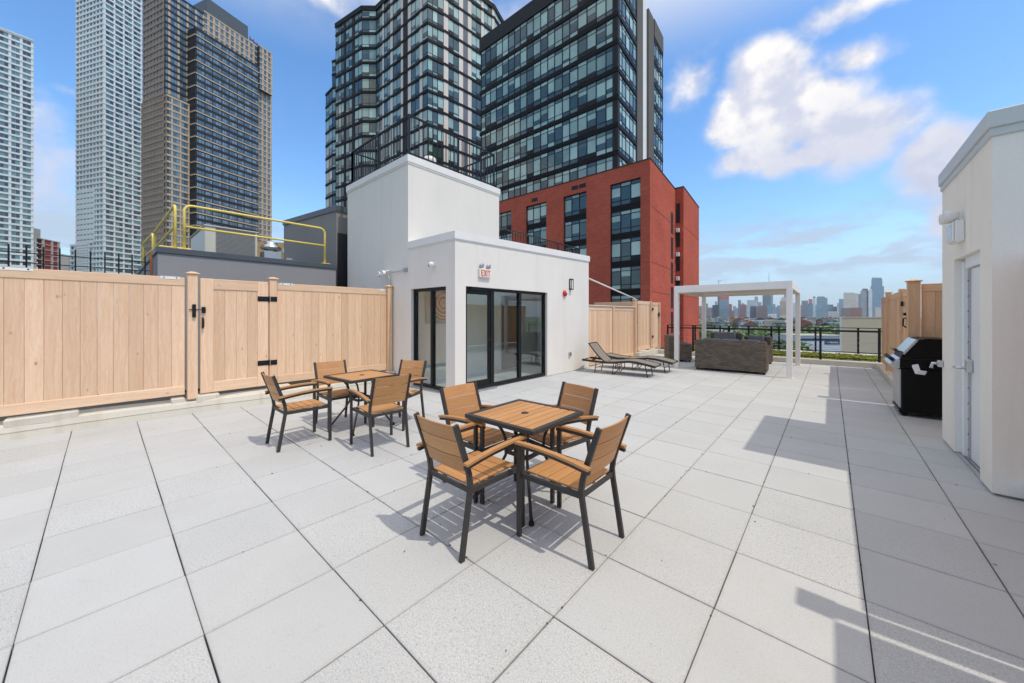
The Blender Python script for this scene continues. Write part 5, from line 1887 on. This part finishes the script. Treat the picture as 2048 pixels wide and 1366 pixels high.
# --- unfinished concrete frame wrapped in red netting
un = thing('unfinished_block', 'unfinished concrete building frame wrapped in red netting', 'building', (0, 0, GZ))
U0 = plan(70, 225); U1 = plan(117, 240)
un.location = (U0.x, U0.y, GZ)
du = (U1 - U0).normalized(); nu = Vector((du.y, -du.x))
zu = zat(U0, 474)
for k in range(9):
    z = zu - k * 3.3
    MB().prism([tuple(U0 + nu * .4 - du), tuple(U1 + nu * .4 + du), tuple(U1 - nu * 14 + du), tuple(U0 - nu * 14 - du)], z - .5, z).build('floor_slab', 'raw_concrete', un, world=True)
    MB().prism([tuple(U0 + du * 5.6), tuple(U1 - du * 1.0), tuple(U1 - nu * 3 - du * 1.0), tuple(U0 - nu * 3 + du * 5.6)], z - 3.3, z - .5).build('netting', 'red_net', un, world=True)
for s_ in (0, .33, .7, 1):
    q = U0 + (U1 - U0) * s_
    MB().box(q.x - .6, q.x + .6, q.y - .6, q.y + .6, GZ, zu - .5).build('column', 'raw_concrete', un, world=True)
q = U0 + du * 1.5
MB().prism([tuple(q - du * 3), tuple(q + du * 2), tuple(q + du * 2 - nu * 5), tuple(q - du * 3 - nu * 5)], zu - .1, zu + 5.5).build('lift_tower', 'raw_concrete', un, world=True)
ob = thing('office_block', 'low pale office block between the unfinished frame and the white tower', 'building', (0, 0, GZ))
O0 = plan(116, 262); O1 = plan(146, 275)
ob.location = (O0.x, O0.y, GZ)
zo_ = zat(O0, 508)
facade(ob, O0, O1, [zo_ - 3.4 * k for k in range(8)][::-1], [('w3p', 1)], glass='stone_glass', band=1.2, band_mat='raw_concrete', proud=.2, bar=.1, stuff=True)
MB().prism([tuple(O0), tuple(O1), tuple(O1 + Vector((-6, 8))), tuple(O0 + Vector((-6, 8)))], GZ, zo_).build('core', 'raw_concrete', ob, world=True)
tn = thing('brick_house', 'small tan brick building behind the roof fan', 'building', (0, 0, GZ))
N0 = plan(515, 40); N1 = plan(600, 41)
tn.location = (N0.x, N0.y, GZ)
plain('tan_brick', (.46, .27, .13), .85, 0, .12, 1)
MB().prism([tuple(N0), tuple(N1), tuple(N1 + Vector((-8, 5))), tuple(N0 + Vector((-8, 5)))], GZ, zat(N0, 483)).build('wall', 'tan_brick', tn, world=True)
for x in (548, 566):
    q = plan(x, 39.95)
    MB().box(q.x - .4, q.x + .4, q.y - .15, q.y + .15, zat(q, 506), zat(q, 498)).build('window', 'brick_glass', tn, world=True)

# ------------------------------------------------------------------ the city beyond the railing


def far_block(name, label, x0, x1, y, d, mats, deep=.8, steps=(), top=None, group='towers on the far skyline'):
    """far building: body with optional stepped tops, standing on the ground"""
    a, b = plan(x0, d), plan(x1, d * 1.004)
    c = (a + b) / 2
    w = (b - a).length
    fwd = Vector((ray((x0 + x1) / 2, HOR).x, ray((x0 + x1) / 2, HOR).y)).normalized() * w * deep
    z = EYE + (HOR - y) / F * d
    o = bpy.data.objects.new(name, None)
    COL.objects.link(o)
    o.location = (c.x, c.y, GZ)
    tag(o, label, 'building', group)
    rel = lambda v: (v.x - c.x, v.y - c.y)
    q = [rel(a), rel(b), rel(b + fwd), rel(a + fwd)]
    lo = z
    if steps:
        lo = EYE + (HOR - steps[0][2]) / F * d
    MB().prism(q, 0, lo - GZ).build('tower_body', mats[0], o)
    zz = lo
    for i, (f0, f1, yt) in enumerate(steps):          # (left share, right share, base row) upwards
        zt_ = EYE + (HOR - (steps[i + 1][2] if i + 1 < len(steps) else y)) / F * d
        a2 = a + (b - a) * f0 + fwd * .1; b2 = a + (b - a) * f1 + fwd * .1
        MB().prism([rel(a2), rel(b2), rel(b2 + fwd * .7), rel(a2 + fwd * .7)], zz - GZ - .5, zt_ - GZ).build('tower_step', mats[-1] if len(mats) > 1 else mats[0], o)
        zz = zt_
    return o, rel, a, b, fwd, z


mat_bands('far_teal_dark', (.045, .075, .085), (.03, .055, .07), 9, 9)
mat_bands('far_brown', (.22, .15, .13), (.12, .09, .09), 7, 8, .45)
mat_bands('far_slate', (.10, .12, .14), (.06, .08, .10), 8, 9, .3)
mat_bands('far_glass', (.20, .30, .36), (.12, .22, .28), 12, 14, .22, .15)
mat_bands('far_blue', (.12, .22, .31), (.08, .17, .25), 12, 14, .25, .15)
mat_bands('far_pale', (.45, .50, .50), (.28, .36, .38), 8, 9, .4)
mat_bands('far_cream', (.52, .48, .40), (.36, .34, .29), 14, 9, .45)
mat_bands('far_tan', (.44, .35, .24), (.27, .22, .16), 9, 9, .5)
mat_bands('far_brickred', (.27, .11, .085), (.16, .08, .07), 9, 9, .5)
mat_bands('far_white', (.62, .63, .62), (.25, .30, .34), 9, 9, .45)
mat_bands('far_grey', (.27, .28, .29), (.15, .17, .19), 8, 9, .45)
plain('far_red', (.42, .09, .07), .8, 0, .1, .02)
plain('far_dark', (.05, .055, .06), .8, 0, .1, .02)
sky_list = [
    ('thin dark teal tower at the left end of the skyline beside the pergola post', 1406, 1411, 599, 2400, ['far_teal_dark'], ()),
    ('brownish block low on the skyline right of the rear pergola post', 1414, 1424.5, 615, 2500, ['far_brown'], ()),
    ('slate tower left of the red topped glass tower', 1424.5, 1436, 610, 2300, ['far_slate'], ()),
    ('slim dark slab joined to the red topped glass tower', 1435, 1439.5, 590, 2310, ['far_slate'], ()),
    ('glass tower with an unfinished red top under the pergola roof', 1439, 1458, 586, 2250, ['far_glass', 'far_red'], ((0, 1, 600),)),
    ('narrow brick and white tower right of the red topped one', 1457.5, 1464, 608, 2200, ['far_brickred'], ()),
    ('small slate tower between the brick towers', 1464, 1469, 621, 2500, ['far_slate'], ()),
    ('slender blue glass tower behind the red brick one', 1476, 1482, 600, 3000, ['far_blue'], ()),
    ('red brick tower with pale corners mid skyline', 1479.5, 1491.5, 606, 2100, ['far_brickred', 'far_cream'], ((.25, .75, 608.5),)),
    ('wide pale teal glass tower with a flat top', 1494, 1515, 600, 2900, ['far_pale'], ()),
    ('pale tower peeking over the wide pale teal one', 1509, 1516, 593, 3400, ['far_grey'], ()),
    ('dark slate block in front of the pale teal tower', 1500, 1513, 612, 2100, ['far_slate'], ()),
    ('wide plum brown block mid skyline', 1512, 1536, 611, 2050, ['far_brown', 'far_brown'], ((.25, .95, 612.5),)),
    ('dark blue tower carrying the tall spire', 1525, 1541.5, 586, 2700, ['far_slate'], ()),
    ('light glass slab attached to the tower with the spire', 1541, 1546, 587, 2720, ['far_glass'], ()),
    ('teal glass block below the tower with the spire', 1535, 1545, 611, 2000, ['far_glass'], ()),
    ('small grey tower right of the teal glass block', 1546, 1552, 621, 2900, ['far_grey'], ()),
    ('dark blue block left of the tan tower', 1554, 1560.5, 611, 2500, ['far_blue'], ()),
    ('tan stone tower with a rounded crown beside the pergola post', 1559.5, 1576, 594, 2200, ['far_tan', 'far_cream'], ((.12, .88, 602), (.25, .75, 597))),
    ('tall blue glass tower behind the tan tower', 1568, 1586, 583, 3200, ['far_blue'], ()),
    ('grey gridded block right of the pergola', 1603, 1616, 601, 2100, ['far_grey'], ()),
    ('blue grey tower behind the gridded block', 1615, 1626, 598, 2800, ['far_blue', 'far_red'], ((.2, .9, 607), (.2, .9, 604))),
    ('needle thin tower right of the pergola', 1626, 1631, 593, 3300, ['far_pale', 'far_dark'], ((.0, 1, 595.5),)),
    ('broad dark teal glass tower right of the pergola', 1633, 1655, 593, 2000, ['far_glass', 'far_slate'], ((.1, .75, 595),)),
    ('teal glass block with a sloping shoulder', 1655, 1674, 609, 2050, ['far_glass', 'far_blue'], ((0, .6, 613),)),
    ('blue grey slab behind the cream ribbed tower', 1678, 1688, 598, 3000, ['far_blue'], ()),
    ('cream ribbed tower in the right half of the skyline', 1687, 1717, 585, 2000, ['far_cream', 'far_cream'], ((.03, .7, 586.5),)),
    ('narrow dark slab between the cream and the white edged towers', 1717, 1722.5, 588, 2300, ['far_slate'], ()),
    ('gridded tower with a white right edge near the cedar fence', 1721, 1738, 577, 1800, ['far_grey', 'far_slate'], ((.2, .85, 581),)),
    ('white framed strip tower next to the gridded one', 1737, 1744.5, 578.5, 1801, ['far_white'], ()),
    ('tallest blue glass tower at the right of the skyline', 1741, 1768, 555, 2600, ['far_blue', 'far_blue'], ((.06, .88, 572), (.1, .82, 558))),
    ('white low block in front of the sloping teal one', 1656, 1678, 623, 1300, ['far_white'], ()),
    ('rosy brick block with pale bands above the beige wall', 1682, 1700, 616, 1200, ['far_brown'], ()),
    ('pale and rose apartment block below the cream tower', 1700, 1724, 614.5, 1250, ['far_brickred', 'far_white'], ((.45, .6, 615.5),)),
    ('pale tan block right of the beige wall', 1750, 1762, 614, 1500, ['far_cream'], ()),
    ('long grey brown block low behind the railing on the left', 1395, 1412, 627, 1500, ['far_brown'], ()),
    ('pale clustered blocks under the spire tower', 1536, 1554, 628, 1400, ['far_white'], ()),
    ('cream low block behind the tan tower foot', 1560, 1572, 630, 1300, ['far_cream'], ()),
]
done = {}
for lab, x0, x1, y, d, mats, steps in sky_list:
    done[lab] = far_block('skyline_tower', lab, x0, x1, y, d, mats, .8, steps)
o, rel, a, b, fwd, z = done['dark blue tower carrying the tall spire']
q = a + (b - a) * .78 + fwd * .4
MB().tube([(*rel(q), z - GZ - 2), (*rel(q), EYE + (HOR - 544) / F * 2700 - GZ)], [2.6, .9], 6).build('spire', 'far_dark', o)
o, rel, a, b, fwd, z = done['slim dark slab joined to the red topped glass tower']
q = a + (b - a) * .6 + fwd * .4
zc = EYE + (HOR - 562) / F * 2310 - GZ
m = MB().bar((*rel(q), z - GZ), (*rel(q), zc), 2.5)
m.bar((q.x - rel(q)[0] * 0 - q.x + rel(q)[0] - 9, rel(q)[1], zc), (rel(q)[0] + 12, rel(q)[1], zc + 4), 2.0)
m.build('crane', 'far_dark', o)

# lower town
low = [
    ('long black roofed shed beyond the railing', 1472, 1493, 645, 520, 'far_dark', 6), ('pair of cream gabled blocks right of the black shed', 1493, 1501, 645, 515, 'far_cream', 5),
    ('small cream block among the low roofs', 1503, 1508, 645, 512, 'far_cream', 5), ('brick row under the plum tower', 1513, 1545, 641, 640, 'far_brickred', 6),
    ('orange brick low house behind the railing', 1526, 1536, 650, 430, 'tan_brick', 5), ('white shed with a pale roof mid town', 1508, 1520, 646, 560, 'far_white', 5),
    ('brick terrace at the left behind the rear pergola post', 1408, 1430, 643, 620, 'far_brickred', 6), ('cream church like block on the left', 1436, 1446, 640, 700, 'far_cream', 6),
    ('rosy terrace left of the black shed', 1446, 1472, 644, 600, 'far_brown', 6), ('green roofed hall below the left towers', 1430, 1450, 649, 420, 'far_grey', 5),
    ('pale warehouse close behind the left railing', 1412, 1445, 662, 240, 'raw_concrete', 5), ('white flat roofed shop behind the railing centre', 1449, 1474, 664, 215, 'far_white', 4),
    ('tan roofed house behind the railing centre', 1462, 1478, 661, 250, 'tile_roof', 4), ('white house among the trees right of centre', 1504, 1520, 668, 200, 'far_white', 4),
    ('grey house among the trees right of centre', 1520, 1540, 666, 215, 'far_grey', 4), ('pale flats behind the trees at the right', 1560, 1600, 648, 480, 'far_pale', 5),
    ('brown block below the white one at the right', 1657, 1668, 638, 700, 'far_brown', 5), ('pale block below the sloping teal tower', 1668, 1676, 639, 690, 'far_cream', 5),
    ('white yard building near the beige wall', 1660, 1684, 660, 230, 'far_white', 4), ('small brick house at the foot of the dark teal tower', 1600, 1626, 640, 760, 'far_brown', 5)]
for lab, x0, x1, y, d, mat, _ in low:
    o, rel, a, b, fwd, z = far_block('low_building', lab, x0, x1, y, d, [mat], 1.0, (), group='low buildings of the town')
    e = .3
    MB().prism([rel(a - (b - a) * .02), rel(b + (b - a) * .02), rel(b + fwd), rel(a + fwd)], z - GZ, z - GZ + .5).build('roof', 'raw_concrete', o)
    n_ = max(2, int((b - a).length / 4))
    for k in range(n_):
        for zz in (2.4, 5.6):
            if z - GZ > zz + 2.2:
                p0 = a + (b - a) * ((k + .3) / n_) - fwd.normalized() * .06; p1 = a + (b - a) * ((k + .7) / n_) - fwd.normalized() * .06
                MB().prism([rel(p0), rel(p1), rel(p1 + fwd * .01), rel(p0 + fwd * .01)], z - GZ - zz, z - GZ - zz + 1.5).build('window', 'stone_glass', o)

wh = thing('warehouse', 'long white warehouse with a navy stripe and a dark sign', 'building', (0, 0, GZ))
H0, H1_ = plan(1597, 92), plan(1690, 92)
wh.location = (H0.x, H0.y, GZ)
hd = (H1_ - H0).normalized(); hn_ = Vector((hd.y, -hd.x))
plain('warehouse_white', (.55, .60, .68), .6, 0, .06, .3)
plain('navy_stripe', (.03, .045, .10), .5, 0, .06, .3)
zr = zat(H0, 672.5)
MB().prism([tuple(H0), tuple(H1_), tuple(H1_ - hn_ * 9), tuple(H0 - hn_ * 9)], GZ, zr).build('wall', 'warehouse_white', wh, world=True)
MB().prism([tuple(H0 + hn_ * .06), tuple(H1_ + hn_ * .06), tuple(H1_ + hn_ * .001), tuple(H0 + hn_ * .001)], zat(H0, 681.5), zat(H0, 677)).build('stripe', 'navy_stripe', wh, world=True)
MB().prism([tuple(H0 + hn_ * .3), tuple(H1_ + hn_ * .3), tuple(H1_ - hn_ * 9), tuple(H0 - hn_ * 9)], zr, zr + .25).build('roof', 'raw_concrete', wh, world=True)
for k in range(5):
    z = zat(H0, 690 + k * 4.2)
    MB().prism([tuple(H0 + hn_ * .03), tuple(H1_ + hn_ * .03), tuple(H1_ + hn_ * .001), tuple(H0 + hn_ * .001)], z - .03, z + .03).build('siding_joint', 'far_grey', wh, world=True)
s0 = hit(H0 + hn_ * .12, hd, 1650); s1 = hit(H0 + hn_ * .12, hd, 1681)
sg_ = MB().prism([tuple(s0), tuple(s1), tuple(s1 - hn_ * .1), tuple(s0 - hn_ * .1)], zat(s0, 688.5), zat(s0, 681.8)).build('sign_board', 'navy_stripe', wh, world=True)
fc_ = bpy.data.curves.new('sign_text', 'FONT')
fc_.body = '+ PRINCE'
fc_.size = .62
fc_.extrude = .01
fc_.align_x = 'CENTER'; fc_.align_y = 'CENTER'
tmp = bpy.data.objects.new('sign_text', fc_)
COL.objects.link(tmp)
dg = bpy.context.evaluated_depsgraph_get()
me = bpy.data.meshes.new_from_object(tmp.evaluated_get(dg))
bpy.data.objects.remove(tmp)
me.materials.clear(); me.materials.append(MATS['white_plastic'])
lt = bpy.data.objects.new('lettering', me)
COL.objects.link(lt)
lt.parent = sg_
mid = (s0 + s1) / 2 + hn_ * .02
lt.location = (mid.x - wh.location.x, mid.y - wh.location.y, (zat(s0, 688.5) + zat(s0, 681.8)) / 2 - GZ)
lt.rotation_euler = (R(90), 0, math.atan2(hd.y, hd.x))

bw = thing('beige_building', 'plain beige rendered building wall beyond the railing', 'building', (0, 0, GZ))
K0, K1 = plan(1681.5, 30), plan(1800, 30)
bw.location = (K0.x, K0.y, GZ)
plain('beige_render', (.44, .38, .28), .9, 0, .05, .4)
kd_ = Vector((ray(1684, HOR).x, ray(1684, HOR).y)).normalized()
MB().prism([tuple(K0), tuple(K1), tuple(K1 + kd_ * 9), tuple(K0 + kd_ * 9 + Vector((.6, 0)))], GZ, zat(K0, 635.5)).build('wall', 'beige_render', bw, world=True)
MB().prism([tuple(K0 - kd_ * .05), tuple(K1 - kd_ * .05), tuple(K1 + kd_ * .3), tuple(K0 + kd_ * .3)], zat(K0, 635.5), zat(K0, 635.5) + .07).build('coping', 'stone_beige', bw, world=True)
MB().prism([tuple(K0 + Vector((-.06, -.07))), tuple(K0 + Vector((.05, -.07))), tuple(K0 + Vector((.05, .1))), tuple(K0 + Vector((-.06, .1)))], GZ, zat(K0, 636)).build('corner_trim', 'coping_metal', bw, world=True)


# trees
def tree_mesh(seed, R_, Hc, n, leaf):
    rr = random.Random(seed)
    blobs = [(rr.uniform(-.55, .55) * R_, rr.uniform(-.55, .55) * R_, rr.uniform(-.35, .45) * Hc, rr.uniform(.35, .6)) for _ in range(11)]
    m = MB()
    for k in range(n):
        bx_, by_, bz_, s = rr.choice(blobs)
        while True:
            u = Vector((rr.gauss(0, 1), rr.gauss(0, 1), rr.gauss(0, 1)))
            if u.length > .01:
                break
        u = u.normalized() * (rr.random() ** .4)
        p = Vector((bx_ + u.x * s * R_, by_ + u.y * s * R_, bz_ + u.z * s * Hc * .7))
        a = Vector((rr.gauss(0, 1), rr.gauss(0, 1), rr.gauss(0, .6))).normalized() * leaf * rr.uniform(.6, 1.3)
        b = a.cross(Vector((rr.gauss(0, 1), rr.gauss(0, 1), rr.gauss(0, 1)))).normalized() * leaf * rr.uniform(.5, 1.0)
        m.add([p - a, p - b * .7, p + a, p + b * .7], [(0, 1, 2, 3)])
    return m


crowns = {}
trees = [('bright green tree crown left of the wicker armchair back', 1414, 676, 120, 4.6, 'leaf_bright', 1), ('rounded green tree behind the railing on the left', 1427, 666, 150, 4.6, 'leaf_bright', 2),
         ('green tree between the white shops', 1488, 668, 190, 6.0, 'leaf_bright', 3), ('big bright tree behind the railing right of centre', 1562, 672, 84, 4.6, 'leaf_bright', 1),
         ('bright bush like tree beside the rear pergola post', 1585, 676, 88, 4.4, 'leaf_bright', 2), ('tree just right of the third railing post', 1549, 679, 80, 3.6, 'leaf_dark', 3),
         ('dark street tree at the left behind the posts', 1425, 652, 330, 6.5, 'leaf_dark', 1), ('dark tree clump behind the black shed', 1450, 655, 330, 6.0, 'leaf_dark', 2),
         ('row tree left of the dark teal tower foot', 1612, 650, 380, 9.0, 'leaf_bright', 3), ('row tree below the dark teal tower', 1634, 651, 370, 9.0, 'leaf_bright', 1),
         ('row tree right of the dark teal tower foot', 1655, 652, 360, 8.0, 'leaf_dark', 2), ('leafy tree behind the tan tower foot', 1580, 641, 520, 12.0, 'leaf_dark', 3),
         ('olive tree over the warehouse roof left', 1608, 662, 190, 5.0, 'leaf_dark', 1), ('olive tree over the warehouse roof right', 1645, 661, 200, 5.5, 'leaf_bright', 2),
         ('broad green tree filling the gap right of the sofa', 1556, 666, 110, 5.4, 'leaf_bright', 2), ('broad green tree behind the sofa back', 1505, 672, 120, 4.6, 'leaf_bright', 1), ('green tree left of the front pergola post foot', 1572, 668, 130, 5.0, 'leaf_bright', 3), ('low green tree behind the middle railing post', 1470, 678, 130, 4.0, 'leaf_bright', 2),
         ('small tree between the grey house and the railing', 1532, 674, 140, 3.6, 'leaf_bright', 3), ('distant tree line clump in the middle', 1505, 657, 350, 7.5, 'leaf_dark', 1)]
for lab, x, y, d, r, mat, sd0 in trees:
    r *= 1.35
    p = at(x, y, d)
    o = thing('tree', lab, 'tree', (p.x, p.y, GZ), sd0 * 1.7, 'trees beyond the terrace')
    hc = r * .95
    k = (sd0, r, mat)
    cm_ = tree_mesh(sd0 + int(x), r, hc, 1500 if d < 200 else 800, r * .085).build('crown', mat, o)
    cm_.location = (0, 0, p.z - GZ - hc * .75)
    zc = p.z - GZ - hc * .7
    tr = MB().tube([(0, 0, 0), (.05 * r, 0, zc * .5), (0, .04 * r, zc)], [r * .075, r * .06, r * .03], 8)
    for q in range(4):
        an = q * 1.6 + sd0
        tr.tube([(0, 0, zc * .75), (math.cos(an) * r * .4, math.sin(an) * r * .4, zc + hc * .15)], [r * .03, r * .012], 6)
    tr.build('trunk', 'bark', o)


# crowded low town and tree belts below the skyline
rt2 = random.Random(21)
HUE = {'far_brickred': 'red brick', 'far_brown': 'brown', 'far_cream': 'cream', 'far_white': 'white', 'far_grey': 'grey', 'raw_concrete': 'concrete', 'tan_brick': 'tan brick', 'far_pale': 'pale', 'tile_roof': 'tiled', 'far_dark': 'dark'}
pal = ['far_brickred', 'far_brown', 'far_cream', 'far_white', 'far_grey', 'raw_concrete', 'tan_brick', 'far_pale']
for k in range(95):
    d = rt2.uniform(300, 1150)
    x = rt2.uniform(1393, 1690)
    a = plan(x, d)
    w, l, h = rt2.uniform(7, 16), rt2.uniform(8, 18), rt2.uniform(6, 12)
    wm = rt2.choice(pal)
    gable = rt2.random() < .4
    rm = rt2.choice(['tile_roof', 'far_dark', 'far_grey'] if gable else ['raw_concrete', 'far_dark', 'far_white', 'far_brown'])
    side = 'behind the pergola' if 1400 < x < 1600 else 'left of the pergola' if x <= 1400 else 'right of the pergola'
    o = thing('town_house', 'small %s house, %s %s roof, %s of the town, %s' % (HUE[wm], HUE[rm], 'pitched' if gable else 'flat', 'near edge' if d < 520 else 'middle' if d < 800 else 'far edge', side), 'house', (a.x, a.y, GZ), rt2.uniform(-.3, .3), 'crowded town houses')
    MB().box(-w / 2, w / 2, -l / 2, l / 2, 0, h).build('wall', wm, o)
    if gable:
        MB().add([(-w / 2 - .3, -l / 2, h), (w / 2 + .3, -l / 2, h), (w / 2 + .3, l / 2, h), (-w / 2 - .3, l / 2, h), (0, -l / 2, h + 3), (0, l / 2, h + 3)], [(0, 1, 4), (3, 5, 2), (0, 4, 5, 3), (1, 2, 5, 4), (0, 3, 2, 1)]).build('roof', rm, o)
    else:
        MB().box(-w / 2 - .15, w / 2 + .15, -l / 2 - .15, l / 2 + .15, h, h + .6).build('roof', rm, o)
m = MB()
for k in range(420):
    d = rt2.uniform(130, 1200) if k % 3 else rt2.uniform(90, 260)
    x = rt2.uniform(1385, 1700)
    c = plan(x, d)
    r = rt2.uniform(2.2, 4.5)
    hh = GZ + rt2.uniform(3.5, 7)
    for q in range(26):
        u = Vector((rt2.gauss(0, .5), rt2.gauss(0, .5), rt2.gauss(0, .45))) * r
        p = Vector((c.x, c.y, hh)) + u
        a = Vector((rt2.gauss(0, 1), rt2.gauss(0, 1), rt2.gauss(0, .5))).normalized() * r * .26
        b = a.cross(Vector((rt2.gauss(0, 1), rt2.gauss(0, 1), rt2.gauss(0, 1)))).normalized() * r * .2
        m.add([p - a, p - b, p + a, p + b], [(0, 1, 2, 3)])
tb_ = m.build('tree_belt', 'leaf_bright')
tag(tb_, 'green tree tops filling the gaps between the town houses', 'trees')
tb_['kind'] = 'stuff'
fill = [(1398, 1406, 612), (1411, 1416, 607), (1430, 1434, 603), (1466, 1472, 612), (1470, 1477, 616), (1486, 1494, 610), (1490, 1497, 615), (1515, 1523, 604), (1545, 1551, 608), (1549, 1556, 614), (1583, 1592, 606), (1592, 1600, 596), (1598, 1605, 610), (1620, 1626, 612), (1629, 1634, 609), (1668, 1676, 614), (1674, 1681, 606), (1682, 1688, 611), (1712, 1718, 606), (1745, 1752, 600), (1760, 1768, 607), (1772, 1780, 598)]
ORD = 'first second third fourth fifth sixth seventh eighth ninth tenth eleventh twelfth thirteenth fourteenth fifteenth sixteenth seventeenth eighteenth nineteenth twentieth twenty-first twenty-second'.split()
for k, (x0, x1, y) in enumerate(fill):
    far_block('skyline_tower', '%s hazy tower from the left in the rear row of the skyline' % ORD[k], x0, x1, y, rt2.uniform(3100, 3700), [rt2.choice(['far_pale', 'far_blue', 'far_grey', 'far_glass', 'far_brown'])], .8, (), group='rear row of the skyline')

# ------------------------------------------------------------------ air
hz = MB().box(-4500, 4500, -4500, 4500, GZ - 1, 262).build('haze', [])
hz['kind'] = 'stuff'
tag(hz, 'thin bluish haze between the terrace and the skyline', 'haze')
hm = bpy.data.materials.new('haze_air')
hm.use_nodes = True
ht = NT(hm.node_tree)
ht.n.clear()
pv = ht.node('ShaderNodeVolumePrincipled')
pv.inputs['Color'].default_value = (.78, .87, 1.0, 1)
pv.inputs['Density'].default_value = .00009
pv.inputs['Anisotropy'].default_value = .2
ho = ht.node('ShaderNodeOutputMaterial')
ht.l.new(pv.outputs[0], ho.inputs['Volume'])
hz.data.materials.append(hm)
